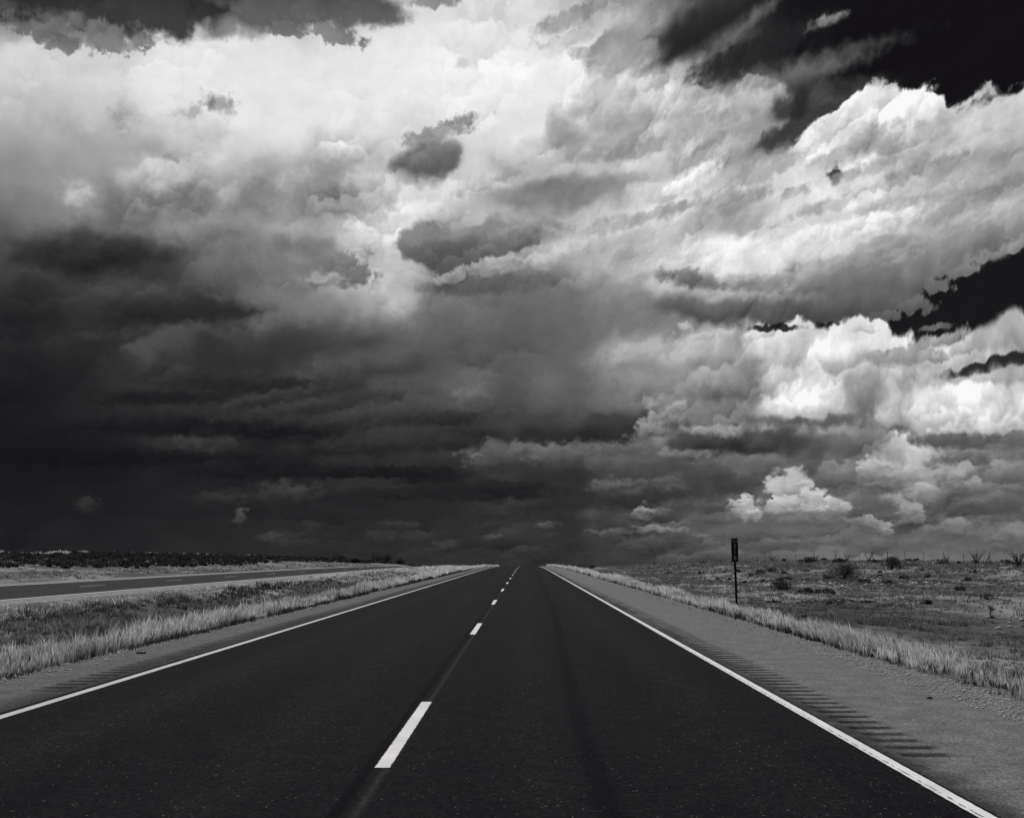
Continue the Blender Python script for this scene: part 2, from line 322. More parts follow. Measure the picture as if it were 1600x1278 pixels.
    (-1.50, 1.13, 0.25, 0.07, 0, 84, 71, 0.22, 0.70, 0.80),
    (-5.86, 1.19, 0.67, 0.11, 0, 65, 56, 0.45, 0.50, 0.72),
    (-6.28, 1.30, 0.25, 0.11, 0, 78, 64, 0.22, 0.70, 0.80),
    (-5.93, 1.33, 0.28, 0.14, 0, 73, 64, 0.22, 0.70, 0.80),
    (-5.47, 1.30, 0.25, 0.11, 0, 80, 64, 0.22, 0.70, 0.80),
    (24.52, 0.86, 1.10, 0.13, -0, 98, 95, 0.45, 0.50, 0.72),
    (23.91, 0.96, 0.32, 0.10, -0, 118, 103, 0.22, 0.70, 0.80),
    (24.21, 1.05, 0.35, 0.19, -0, 112, 103, 0.22, 0.70, 0.80),
    (24.70, 1.05, 0.32, 0.19, -0, 114, 103, 0.22, 0.70, 0.80),
    (25.27, 0.95, 0.34, 0.13, -0, 110, 103, 0.22, 0.70, 0.80),
    (16.50, 0.74, 2.14, 0.13, -0, 91, 88, 0.45, 0.50, 0.72),
    (15.23, 0.81, 0.69, 0.10, -0, 115, 96, 0.22, 0.70, 0.80),
    (15.99, 0.91, 0.68, 0.17, -0, 104, 96, 0.22, 0.70, 0.80),
    (16.58, 0.94, 0.65, 0.20, -0, 108, 96, 0.22, 0.70, 0.80),
    (17.09, 0.87, 0.52, 0.13, -0, 101, 96, 0.22, 0.70, 0.80),
    (18.05, 0.83, 0.51, 0.13, -0, 101, 96, 0.22, 0.70, 0.80),
    (10.51, 1.00, 1.95, 0.10, -0, 82, 76, 0.45, 0.50, 0.63),
    (9.38, 1.14, 0.55, 0.10, -0, 101, 84, 0.22, 0.70, 0.70),
    (9.66, 1.18, 0.52, 0.17, -0, 99, 84, 0.22, 0.70, 0.70),
    (10.55, 1.17, 0.48, 0.14, -0, 96, 84, 0.22, 0.70, 0.70),
    (11.19, 1.14, 0.61, 0.14, -0, 94, 84, 0.22, 0.70, 0.70),
    (11.77, 1.10, 0.58, 0.10, -0, 100, 84, 0.22, 0.70, 0.70),
    (1.74, 7.03, 5.39, 0.72, -0, 64, 40, 0.40, 0.40, 0.90),
    (11.76, 6.14, 3.26, 0.63, 2, 76, 50, 0.35, 0.40, 0.90),
    (13.96, 12.35, 1.37, 0.17, -3, 30, 30, 0.40, 0.50, 0.90),
    (-4.32, 7.63, 2.88, 0.36, 4, 48, 38, 0.60, 0.50, 0.70),
    (2.49, 24.25, 0.98, 0.72, -1, 216, 188, 0.25, 0.70, 0.90),
    (2.14, 23.07, 0.90, 0.67, 9, 150, 142, 0.70, 0.50, 0.80),
    (4.93, 24.58, 1.20, 0.85, 8, 206, 168, 0.22, 0.70, 0.90),
    (7.19, 25.42, 1.27, 0.48, 17, 202, 182, 0.22, 0.70, 0.90),
    (8.64, 24.20, 0.88, 0.65, -4, 196, 160, 0.25, 0.70, 0.85),
    (10.84, 24.18, 1.09, 0.58, 6, 192, 160, 0.25, 0.70, 0.85),
    (13.79, 24.28, 1.21, 0.83, -6, 218, 160, 0.20, 0.70, 0.95),
    (13.31, 22.86, 1.78, 0.42, 10, 150, 150, 0.60, 0.60, 0.70),
    (9.64, 20.52, 1.67, 0.50, 22, 240, 222, 0.35, 0.70, 0.85),
    (12.29, 19.30, 1.63, 0.54, 11, 150, 146, 0.60, 0.60, 0.75),
    (20.27, 18.22, 1.96, 0.29, 9, 165, 160, 0.60, 0.60, 0.70),
    (22.23, 18.63, 2.87, 0.41, 11, 182, 165, 0.60, 0.60, 0.70),
    (18.24, 17.25, 4.00, 0.59, 8, 242, 225, 0.50, 0.60, 0.80),
    (12.36, 16.30, 2.25, 0.82, 1, 246, 232, 0.50, 0.60, 0.85),
    (9.49, 15.21, 1.57, 0.42, -13, 112, 100, 0.50, 0.60, 0.80),
    (9.94, 28.13, 2.66, 0.74, 18, 36, 36, 0.70, 0.60, 0.85),
    (12.09, 26.64, 2.11, 0.38, 17, 38, 38, 0.70, 0.60, 0.85),
    (12.86, 27.94, 1.67, 0.28, 29, 118, 100, 0.80, 0.60, 0.70),
    (16.79, 25.88, 3.83, 0.43, 7, 98, 84, 0.90, 0.60, 0.60),
    (15.36, 25.26, 3.17, 0.35, 6, 125, 105, 0.90, 0.60, 0.60),
    (18.44, 24.57, 2.05, 0.28, -2, 70, 60, 0.90, 0.60, 0.50),
    (15.47, 23.85, 1.05, 0.64, 14, 42, 42, 0.60, 0.60, 0.80),
    (14.45, 22.27, 0.99, 0.52, 15, 62, 62, 0.60, 0.70, 0.80),
    (6.48, 27.10, 1.35, 0.76, -3, 158, 172, 0.25, 0.70, 0.90),
    (4.98, 27.55, 0.98, 0.63, 18, 150, 165, 0.25, 0.70, 0.90),
    (3.42, 29.33, 2.36, 0.31, 10, 148, 165, 0.40, 0.80, 0.80),
    (1.19, 27.78, 0.57, 0.22, -1, 188, 195, 0.50, 0.90, 0.70),
    (2.91, 28.22, 0.95, 0.25, 18, 176, 190, 0.50, 0.90, 0.75),
    (3.54, 27.25, 0.76, 0.25, -12, 172, 185, 0.50, 0.90, 0.75),
    (10.05, 9.38, 2.38, 1.34, -2, 152, 112, 0.35, 0.80, 0.85),
    (7.43, 10.86, 1.64, 0.85, -2, 172, 128, 0.35, 0.80, 0.80),
    (9.07, 12.57, 0.43, 0.28, -2, 205, 185, 0.40, 0.80, 0.80),
    (10.47, 12.10, 1.06, 0.24, 6, 190, 170, 0.50, 0.80, 0.70),
    (11.40, 8.00, 1.52, 0.70, -2, 128, 112, 0.60, 0.70, 0.80),
    (12.30, 9.16, 0.69, 1.19, 13, 150, 130, 0.40, 0.80, 0.80),
    (8.61, 8.28, 0.32, 0.25, -1, 185, 160, 0.50, 0.80, 0.80),
    (7.11, 7.32, 1.20, 0.50, 24, 158, 125, 0.45, 0.80, 0.85),
    (10.67, 6.86, 1.87, 0.32, -1, 172, 130, 0.50, 0.70, 0.80),
    (15.29, 7.35, 2.94, 0.31, -2, 106, 94, 0.50, 0.50, 0.90),
    (15.42, 8.14, 2.01, 0.62, -2, 216, 185, 0.30, 0.80, 0.85),
    (17.36, 9.15, 1.18, 0.89, 7, 226, 190, 0.20, 0.80, 0.90),
    (16.31, 10.06, 1.47, 0.75, -3, 222, 205, 0.25, 0.80, 0.90),
    (17.33, 10.65, 1.12, 0.68, 7, 226, 160, 0.18, 0.70, 0.95),
    (15.64, 10.19, 0.34, 1.03, -3, 205, 200, 0.70, 0.70, 0.50),
    (18.48, 8.75, 0.65, 0.88, -3, 140, 120, 0.50, 0.70, 0.80),
    (18.58, 7.39, 0.39, 0.47, -3, 112, 112, 0.40, 0.80, 0.80),
    (23.16, 8.08, 1.34, 0.72, -22, 238, 202, 0.20, 0.80, 0.95),
    (20.79, 7.05, 1.94, 0.67, -3, 226, 190, 0.25, 0.80, 0.90),
    (22.20, 7.21, 1.54, 0.59, -3, 232, 188, 0.22, 0.80, 0.90),
    (25.49, 7.12, 1.22, 0.77, 22, 234, 172, 0.20, 0.80, 0.95),
    (20.97, 10.38, 1.58, 0.40, -4, 160, 138, 0.20, 0.70, 0.95),
    (24.07, 10.63, 1.39, 0.42, 9, 206, 172, 0.20, 0.80, 0.95),
    (22.21, 11.78, 0.81, 0.20, 3, 122, 108, 0.35, 0.70, 0.85),
    (25.69, 11.14, 1.06, 0.64, 10, 170, 148, 0.25, 0.80, 0.95),
    (20.91, 9.35, 1.95, 0.47, -4, 188, 170, 0.50, 0.70, 0.70),
    (22.13, 5.96, 1.35, 0.30, -2, 95, 86, 0.35, 0.50, 0.90),
    (25.42, 5.97, 1.22, 0.26, 7, 110, 100, 0.40, 0.50, 0.90),
    (23.44, 5.05, 1.38, 0.33, -2, 118, 86, 0.35, 0.60, 0.90),
    (22.63, 4.16, 1.27, 0.49, 10, 168, 116, 0.30, 0.80, 0.90),
    (18.77, 4.61, 0.83, 0.57, -2, 190, 128, 0.30, 0.80, 0.90),
    (18.74, 4.07, 0.96, 0.17, -1, 110, 104, 0.50, 0.60, 0.80),
    (19.85, 2.74, 1.31, 0.43, -29, 146, 108, 0.35, 0.80, 0.90),
    (22.11, 2.34, 2.18, 0.46, -1, 80, 74, 0.50, 0.50, 0.90),
    (17.41, 2.35, 0.97, 0.61, 19, 86, 80, 0.50, 0.60, 0.80),
    (11.62, 3.91, 1.84, 0.49, -1, 76, 66, 0.40, 0.60, 0.85),
    (10.11, 3.93, 0.45, 0.53, -1, 122, 92, 0.30, 0.80, 0.85),
    (10.63, 2.91, 1.92, 0.42, -1, 98, 70, 0.30, 0.50, 0.90),
    (3.55, 2.18, 0.99, 0.49, -0, 88, 62, 0.50, 0.80, 0.80),
    (0.72, 5.78, 4.02, 0.46, 3, 114, 90, 0.40, 0.70, 0.90),
    (-1.08, 5.92, 1.44, 0.57, 0, 98, 72, 0.40, 0.70, 0.85),
    (0.54, 4.53, 3.22, 0.71, -0, 54, 46, 0.50, 0.50, 0.85),
    (8.17, 4.27, 3.14, 0.92, -1, 76, 56, 0.40, 0.50, 0.85),
    (4.65, 5.22, 3.20, 0.36, -0, 92, 82, 0.60, 0.60, 0.75),
    (9.25, 5.66, 1.46, 0.25, -1, 124, 108, 0.50, 0.70, 0.80),
    (-19.38, 11.26, 1.45, 0.91, 29, 84, 56, 0.35, 0.80, 0.85),
    (-17.19, 10.60, 1.01, 0.89, 3, 50, 46, 0.60, 0.70, 0.70),
    (-13.89, 8.60, 3.16, 0.38, 12, 68, 46, 0.35, 0.70, 0.85),
    (-17.34, 6.23, 1.32, 0.58, 7, 80, 48, 0.40, 0.80, 0.85),
    (-2.89, 8.82, 0.98, 0.61, 0, 114, 82, 0.40, 0.80, 0.85),
    (-13.04, 3.56, 1.23, 0.45, 1, 70, 52, 0.50, 0.80, 0.80),
    (-16.39, 3.16, 1.72, 0.24, 1, 56, 46, 0.60, 0.70, 0.70),
    (-23.23, 2.71, 0.46, 0.33, 1, 54, 42, 0.50, 0.80, 0.70),
    (-14.85, 6.82, 4.57, 0.42, 2, 28, 24, 0.50, 0.50, 0.85),
    (-7.85, 4.64, 3.35, 0.32, 1, 30, 25, 0.40, 0.50, 0.85),
    (-9.07, 4.17, 2.10, 0.18, 1, 56, 46, 0.50, 0.70, 0.75),
    (-2.33, 3.85, 3.39, 0.36, 0, 38, 30, 0.40, 0.50, 0.85),
    (-9.32, 7.56, 4.58, 0.46, 5, 60, 46, 0.60, 0.60, 0.70),
    (-24.62, 18.70, 0.85, 0.66, 8, 184, 138, 0.25, 0.70, 0.85),
    (-20.78, 19.50, 1.73, 0.87, 7, 176, 122, 0.25, 0.70, 0.85),
    (-16.29, 19.49, 1.53, 0.79, 40, 172, 136, 0.25, 0.80, 0.85),
    (-13.04, 20.22, 0.79, 0.83, 4, 174, 148, 0.40, 0.70, 0.80),
    (-10.57, 22.22, 1.39, 0.70, 3, 198, 172, 0.35, 0.70, 0.80),
    (-10.97, 19.34, 1.52, 0.68, 3, 148, 142, 0.50, 0.70, 0.70),
    (-18.73, 18.67, 1.02, 0.72, 6, 120, 110, 0.50, 0.80, 0.70),
    (-23.01, 18.46, 0.64, 0.77, 7, 120, 108, 0.50, 0.80, 0.60),
    (-5.65, 21.74, 1.49, 0.67, 17, 120, 106, 0.40, 0.70, 0.90),
    (-5.07, 23.26, 1.72, 0.40, 17, 148, 156, 0.40, 0.80, 0.85),
    (-4.78, 17.37, 1.77, 0.66, 5, 128, 100, 0.20, 0.70, 0.95),
    (-3.96, 16.27, 1.33, 0.77, 1, 104, 92, 0.25, 0.70, 0.90),
    (-2.19, 16.07, 2.58, 0.42, 14, 172, 138, 0.30, 0.90, 0.85),
    (-10.66, 15.92, 1.51, 0.45, 23, 122, 112, 0.35, 0.90, 0.85),
    (-9.32, 15.46, 0.79, 0.42, 2, 116, 104, 0.30, 0.90, 0.85),
    (-11.64, 15.25, 1.14, 0.24, 3, 172, 160, 0.50, 0.80, 0.70),
    (-26.34, 25.66, 1.58, 0.41, -7, 104, 122, 0.30, 0.90, 0.90),
    (-23.66, 26.31, 1.58, 0.57, -8, 108, 126, 0.30, 0.90, 0.90),
    (-22.48, 26.02, 0.53, 0.33, 9, 128, 150, 0.40, 0.90, 0.85),
    (-13.86, 27.86, 0.80, 0.37, 6, 110, 130, 0.35, 0.90, 0.90),
    (-17.60, 23.77, 0.77, 0.38, 6, 152, 172, 0.45, 0.90, 0.85),
    (-18.75, 23.29, 0.62, 0.25, 7, 178, 190, 0.50, 0.90, 0.75),
    (-22.26, 22.39, 0.76, 0.56, -12, 172, 178, 0.55, 0.80, 0.80),
    (2.31, 2.47, 0.92, 2.13, -4, 46, 48, 0.90, 0.30, 0.70),
    (4.25, 1.58, 0.49, 1.77, -4, 58, 62, 0.95, 0.30, 0.55),
    (-4.28, 2.46, 1.42, 2.13, -4, 40, 44, 0.95, 0.30, 0.50),
    (-1.08, 11.04, 0.87, 3.20, -6, 90, 80, 0.95, 0.30, 0.50),
    (-4.73, 11.73, 0.73, 2.48, -7, 98, 84, 0.95, 0.30, 0.45),
    (2.56, 11.02, 0.80, 2.84, -7, 104, 96, 0.95, 0.30, 0.45),
    (13.81, 3.59, 0.74, 0.62, -1, 205, 165, 0.20, 0.80, 0.95),
    (14.72, 3.82, 0.86, 0.69, -1, 206, 150, 0.30, 0.80, 0.95),
    (15.62, 3.12, 0.79, 0.55, -11, 198, 138, 0.35, 0.80, 0.90),
    (14.11, 2.73, 1.13, 0.48, -1, 190, 140, 0.30, 0.80, 0.90),
    (15.76, 2.54, 1.38, 0.41, -1, 185, 128, 0.30, 0.80, 0.90),
    (16.91, 2.62, 0.71, 0.41, -11, 172, 125, 0.30, 0.80, 0.90),
    (14.92, 2.10, 2.64, 0.27, -1, 112, 100, 0.80, 0.50, 0.80),
    (11.92, 2.76, 0.54, 0.49, -1, 198, 145, 0.30, 0.80, 0.95),
    (12.32, 2.30, 0.68, 0.41, -1, 185, 125, 0.40, 0.80, 0.90),
    (18.16, 1.83, 0.45, 0.34, -1, 165, 125, 0.20, 0.80, 0.95),
    (18.93, 1.46, 0.76, 0.27, -16, 155, 112, 0.25, 0.80, 0.95),
    (21.37, 3.44, 0.92, 0.66, 19, 160, 120, 0.35, 0.80, 0.85),
    (20.54, 2.30, 0.81, 0.60, -31, 158, 112, 0.30, 0.80, 0.90),
    (24.08, 3.37, 1.47, 0.32, -2, 130, 96, 0.40, 0.80, 0.85),
    (25.18, 4.46, 1.16, 0.45, -2, 135, 105, 0.40, 0.80, 0.85),
    (6.73, 2.45, 0.56, 0.42, -0, 165, 105, 0.25, 0.80, 0.90),
    (7.41, 1.57, 1.26, 0.17, -5, 128, 100, 0.30, 0.70, 0.90),
    (9.48, 1.11, 0.69, 0.24, -0, 112, 86, 0.40, 0.80, 0.80),
    (6.75, 22.32, 2.22, 0.43, 7, 150, 158, 0.60, 0.70, 0.70),
    (4.52, 22.03, 1.86, 0.34, 6, 152, 160, 0.60, 0.70, 0.70),
    (10.78, 22.21, 1.45, 0.36, 21, 146, 155, 0.60, 0.70, 0.70),
    (13.58, 20.60, 2.12, 0.40, 20, 148, 156, 0.60, 0.70, 0.70),
    (17.29, 18.60, 2.37, 0.33, 14, 162, 170, 0.60, 0.70, 0.70),
    (23.27, 20.09, 2.53, 0.31, 7, 140, 150, 0.60, 0.70, 0.75),
    (25.32, 18.21, 2.28, 0.44, 12, 138, 148, 0.60, 0.70, 0.75),
    (19.72, 20.24, 1.99, 0.29, 11, 158, 166, 0.60, 0.70, 0.70),
    (19.14, 21.82, 1.21, 0.38, 23, 160, 175, 0.60, 0.70, 0.70),
    (4.84, 18.30, 3.31, 0.35, 10, 148, 156, 0.60, 0.70, 0.70),
    (8.51, 18.98, 2.18, 0.27, 11, 152, 160, 0.60, 0.70, 0.70),
    (17.06, 20.93, 1.37, 0.26, 19, 165, 175, 0.60, 0.70, 0.60),
    (26.65, 19.94, 1.50, 0.31, 6, 150, 158, 0.60, 0.70, 0.70),
    (20.78, 15.77, 2.25, 0.39, 14, 168, 150, 0.60, 0.60, 0.70),
    (13.11, 17.61, 1.26, 0.27, 6, 170, 178, 0.60, 0.80, 0.60),
    (1.53, 22.20, 0.90, 0.34, -1, 190, 195, 0.60, 0.80, 0.60),
    (0.03, 21.03, 1.87, 0.31, 8, 165, 172, 0.60, 0.80, 0.70),
    (8.51, 0.94, 1.00, 0.42, 1, 81, 71, 0.45, 0.80, 0.75),
    (18.78, 3.60, 0.60, 0.27, -1, 129, 86, 0.45, 0.80, 0.75),
    (8.13, 3.99, 1.01, 0.42, 2, 103, 71, 0.45, 0.80, 0.75),
    (13.27, 0.65, 1.40, 0.38, 3, 90, 78, 0.45, 0.80, 0.75),
    (24.52, 0.48, 0.58, 0.19, -2, 116, 96, 0.45, 0.80, 0.75),
    (24.55, 1.82, 0.73, 0.26, -1, 112, 96, 0.45, 0.80, 0.75),
    (25.05, 3.38, 0.41, 0.16, 2, 118, 96, 0.45, 0.80, 0.75),
    (25.15, 1.30, 0.84, 0.38, -1, 124, 97, 0.45, 0.80, 0.75),
    (19.29, 3.59, 0.57, 0.23, -4, 123, 87, 0.45, 0.80, 0.75),
    (10.54, 0.72, 0.61, 0.17, 5, 97, 74, 0.45, 0.80, 0.75),
    (6.91, 0.80, 1.43, 0.35, 3, 85, 69, 0.45, 0.80, 0.75),
    (23.65, 1.15, 1.09, 0.29, 3, 120, 94, 0.45, 0.80, 0.75),
    (17.97, 1.84, 0.64, 0.27, -1, 122, 85, 0.45, 0.80, 0.75),
    (18.60, 3.71, 0.64, 0.20, -4, 111, 86, 0.45, 0.80, 0.75),
    (19.07, 3.66, 0.51, 0.17, -1, 118, 87, 0.45, 0.80, 0.75),
    (12.36, 0.51, 1.21, 0.38, 5, 88, 77, 0.45, 0.80, 0.75),
    (8.12, 0.31, 0.52, 0.21, -1, 91, 71, 0.45, 0.80, 0.75),
    (8.02, 3.81, 0.49, 0.11, -1, 92, 71, 0.45, 0.80, 0.75),
    (18.54, 0.46, 0.57, 0.20, -3, 96, 86, 0.45, 0.80, 0.75),
    (17.28, 0.87, 0.87, 0.23, 3, 101, 84, 0.45, 0.80, 0.75),
    (18.00, 0.53, 1.11, 0.43, -0, 107, 85, 0.45, 0.80, 0.75),
    (6.41, 3.97, 0.63, 0.25, -2, 107, 68, 0.45, 0.80, 0.75),
    (22.43, 0.55, 0.57, 0.19, -0, 109, 92, 0.45, 0.80, 0.75),
    (8.18, 1.81, 0.76, 0.17, 1, 105, 71, 0.45, 0.80, 0.75),
    (17.99, 1.74, 0.96, 0.34, -4, 127, 85, 0.45, 0.80, 0.75),
    (19.26, 1.06, 0.50, 0.13, -3, 107, 87, 0.45, 0.80, 0.75),
    (19.26, 3.62, 0.47, 0.13, -1, 116, 87, 0.45, 0.80, 0.75),
    (26.05, 1.10, 1.13, 0.28, 1, 131, 98, 0.45, 0.80, 0.75),
    (20.08, 1.71, 0.50, 0.13, -4, 125, 88, 0.45, 0.80, 0.75),
    (4.64, 1.30, 1.06, 0.25, -0, 104, 66, 0.45, 0.80, 0.75),
    (22.45, 3.61, 0.82, 0.23, -2, 119, 92, 0.45, 0.80, 0.75),
    (7.33, 2.41, 0.98, 0.25, -2, 113, 70, 0.45, 0.80, 0.75),
    (5.24, 3.73, 1.52, 0.46, -0, 104, 67, 0.45, 0.80, 0.75),
    (5.95, 3.97, 1.06, 0.28, 5, 96, 68, 0.45, 0.80, 0.75),
    (4.46, 3.87, 0.96, 0.39, -0, 95, 66, 0.45, 0.80, 0.75),
    (24.25, 0.86, 0.64, 0.19, 5, 115, 95, 0.45, 0.80, 0.75),
    (22.43, 1.55, 1.20, 0.52, -4, 135, 92, 0.45, 0.80, 0.75),
    (11.81, 1.31, 1.32, 0.41, -1, 98, 76, 0.45, 0.80, 0.75),
    (15.11, 1.08, 0.92, 0.27, -3, 106, 81, 0.45, 0.80, 0.75),
    (-12.41, 0.76, 0.48, 0.14, 0, 68, 50, 0.60, 0.80, 0.60),
    (-11.62, 1.73, 0.65, 0.21, 0, 70, 50, 0.60, 0.80, 0.60),
    (1.77, 0.53, 0.74, 0.18, -0, 58, 50, 0.60, 0.80, 0.60),
    (-4.23, 0.53, 0.88, 0.28, 0, 70, 50, 0.60, 0.80, 0.60),
    (-5.11, 0.39, 0.56, 0.14, 0, 59, 50, 0.60, 0.80, 0.60),
    (-13.81, 0.89, 0.44, 0.10, 0, 59, 50, 0.60, 0.80, 0.60),
    (0.70, 0.39, 0.64, 0.21, -0, 66, 50, 0.60, 0.80, 0.60),
    (-11.66, 0.83, 0.51, 0.14, 0, 64, 50, 0.60, 0.80, 0.60),
    (-10.81, 1.18, 0.34, 0.10, 0, 58, 50, 0.60, 0.80, 0.60),
    (-5.53, 0.31, 0.88, 0.21, 0, 60, 50, 0.60, 0.80, 0.60),
    (-6.03, 1.30, 0.46, 0.14, 0, 69, 50, 0.60, 0.80, 0.60),
    (-13.12, 0.65, 0.37, 0.07, 0, 70, 50, 0.60, 0.80, 0.60),
    (-2.10, 1.73, 0.60, 0.18, 0, 60, 50, 0.60, 0.80, 0.60),
    (-6.56, 1.12, 0.74, 0.14, 0, 66, 50, 0.60, 0.80, 0.60),
    (-13.13, 0.79, 0.37, 0.14, 0, 64, 50, 0.60, 0.80, 0.60),
    (-5.82, 1.19, 0.99, 0.35, 0, 59, 50, 0.60, 0.80, 0.60),
    (-7.79, 1.12, 1.02, 0.25, 0, 66, 50, 0.60, 0.80, 0.60),
    (2.65, 0.74, 1.03, 0.25, -0, 58, 50, 0.60, 0.80, 0.60),
    (1.24, 1.16, 0.60, 0.18, -0, 63, 50, 0.60, 0.80, 0.60),
    (-7.06, 1.72, 0.91, 0.25, 0, 73, 50, 0.60, 0.80, 0.60),
    (-13.27, 1.10, 0.95, 0.31, 0, 68, 50, 0.60, 0.80, 0.60),
    (0.17, 0.35, 0.92, 0.32, -0, 60, 50, 0.60, 0.80, 0.60),
    (21.11, 13.00, 0.95, 0.50, 5, 112, 96, 0.20, 0.80, 0.95),
    (22.33, 13.94, 0.69, 0.42, -6, 116, 104, 0.20, 0.80, 0.95),
    (23.70, 14.51, 0.80, 0.35, 9, 122, 112, 0.20, 0.80, 0.95),
    (24.82, 15.22, 0.67, 0.32, 3, 128, 118, 0.20, 0.80, 0.95),
    (26.34, 15.51, 1.01, 0.28, -2, 135, 125, 0.25, 0.80, 0.95),
    (19.81, 12.64, 0.97, 0.27, -1, 104, 92, 0.25, 0.80, 0.90),
    (22.73, 11.07, 0.74, 0.23, 5, 150, 128, 0.25, 0.80, 0.90),
    (18.64, 11.99, 0.72, 0.20, -4, 220, 205, 0.20, 0.80, 0.90),
]


class Nodes:
    """small helper that strings shader nodes together"""
    def __init__(self, tree):
        self.t = tree; self.n = tree.nodes; self.l = tree.links
    def put(self, sock, v):
        if isinstance(v, bpy.types.NodeSocket): self.l.new(v, sock)
        else: sock.default_value = v
    def math(self, op, a, b=None, c=None, clamp=False):
        n = self.n.new('ShaderNodeMath'); n.operation = op; n.use_clamp = clamp
        self.put(n.inputs[0], a)
        if b is not None: self.put(n.inputs[1], b)
        if c is not None: self.put(n.inputs[2], c)
        return n.outputs[0]
    def vmath(self, op, a, b=None, scale=None):
        n = self.n.new('ShaderNodeVectorMath'); n.operation = op
        self.put(n.inputs[0], a)
        if b is not None: self.put(n.inputs[1], b)
        if scale is not None: self.put(n.inputs['Scale'], scale)
        return n.outputs['Value'] if op in ('LENGTH', 'DOT_PRODUCT', 'DISTANCE') else n.outputs['Vector']
    def rng(self, v, a, b, c, d, kind='LINEAR', clamp=True):
        n = self.n.new('ShaderNodeMapRange'); n.interpolation_type = kind
        n.clamp = clamp and kind == 'LINEAR'
        for i, x in enumerate((v, a, b, c, d)): self.put(n.inputs[i], x)
        return n.outputs[0]
    def mix(self, f, a, b):
        n = self.n.new('ShaderNodeMix'); n.data_type = 'FLOAT'; n.clamp_factor = True
        self.put(n.inputs[0], f); self.put(n.inputs[2], a); self.put(n.inputs[3], b)
        return n.outputs[0]
    def noise(self, vec, scale, detail=4.0, rough=0.5, lac=2.0, dims='3D', dist=0.0, out=0):
        n = self.n.new('ShaderNodeTexNoise'); n.noise_dimensions = dims
        self.put(n.inputs['Vector'], vec)
        n.inputs['Scale'].default_value = scale; n.inputs['Detail'].default_value = detail
        n.inputs['Roughness'].default_value = rough; n.inputs['Lacunarity'].default_value = lac
        n.inputs['Distortion'].default_value = dist
        if out == 1:                                     # colour as a vector
            c = self.n.new('ShaderNodeSeparateColor'); self.put(c.inputs[0], n.outputs[1])
            return self.comb(c.outputs[0], c.outputs[1], c.outputs[2])
        return n.outputs[0]
    def vor(self, vec, scale, feature='F1', smooth=0.0, detail=0.0, rough=0.5, dims='3D', out='Distance'):
        n = self.n.new('ShaderNodeTexVoronoi'); n.voronoi_dimensions = dims; n.feature = feature
        n.normalize = False
        self.put(n.inputs['Vector'], vec)
        n.inputs['Scale'].default_value = scale
        n.inputs['Detail'].default_value = detail; n.inputs['Roughness'].default_value = rough
        if feature == 'SMOOTH_F1': n.inputs['Smoothness'].default_value = smooth
        return n.outputs[out]
    def xyz(self, v):
        n = self.n.new('ShaderNodeSeparateXYZ'); self.put(n.inputs[0], v); return n.outputs
    def comb(self, x, y, z=0.0):
        n = self.n.new('ShaderNodeCombineXYZ')
        for i, v in enumerate((x, y, z)): self.put(n.inputs[i], v)
        return n.outputs[0]
    def rgb(self, r, g, b):
        n = self.n.new('ShaderNodeCombineColor')
        for i, v in enumerate((r, g, b)): self.put(n.inputs[i], v)
        return n.outputs[0]
    def warmgrey(self, v, s=1.0):
        """the faint violet cast that the dark tones of this monochrome print have"""
        return self.rgb(self.math('ADD', v, 0.0003 * s), self.math('SUBTRACT', v, 0.0006 * s), self.math('ADD', v, 0.0010 * s))

def cloud_group():
    """lays one ragged-edged cloud mass, lighter above and darker below, over the tone passed in"""
    t = bpy.data.node_groups.new('cloud_mass', 'ShaderNodeTree')
    for nm, ty in (('Tone', 'Float'), ('P', 'Vector'), ('Rag', 'Float'), ('Tex', 'Float'), ('Loc', 'Vector'), ('AxisX', 'Vector'), ('AxisY', 'Vector'),
                   ('Top', 'Float'), ('Base', 'Float'), ('Out', 'Float'), ('In', 'Float'), ('Opacity', 'Float'), ('Raggedness', 'Float'), ('Texture', 'Float')):
        t.interface.new_socket(nm, in_out='INPUT', socket_type='NodeSocket' + ty)
    t.interface.new_socket('Tone', in_out='OUTPUT', socket_type='NodeSocketFloat')
    k = Nodes(t)
    i = k.n.new('NodeGroupInput').outputs
    q = k.vmath('SUBTRACT', i[1], i[4])
    y = k.vmath('DOT_PRODUCT', q, i[6])
    r = k.vmath('LENGTH', k.comb(k.vmath('DOT_PRODUCT', q, i[5]), y))
    edge = k.math('MULTIPLY_ADD', i[2], i[12], r)
    f = k.rng(edge, i[9], i[10], 0.0, i[11], 'SMOOTHSTEP')
    v = k.rng(y, -0.9, 0.75, i[8], i[7], 'SMOOTHSTEP')
    v = k.math('MULTIPLY_ADD', i[3], i[13], v)
    k.l.new(k.mix(f, i[0], v), k.n.new('NodeGroupOutput').inputs[0])
    return t

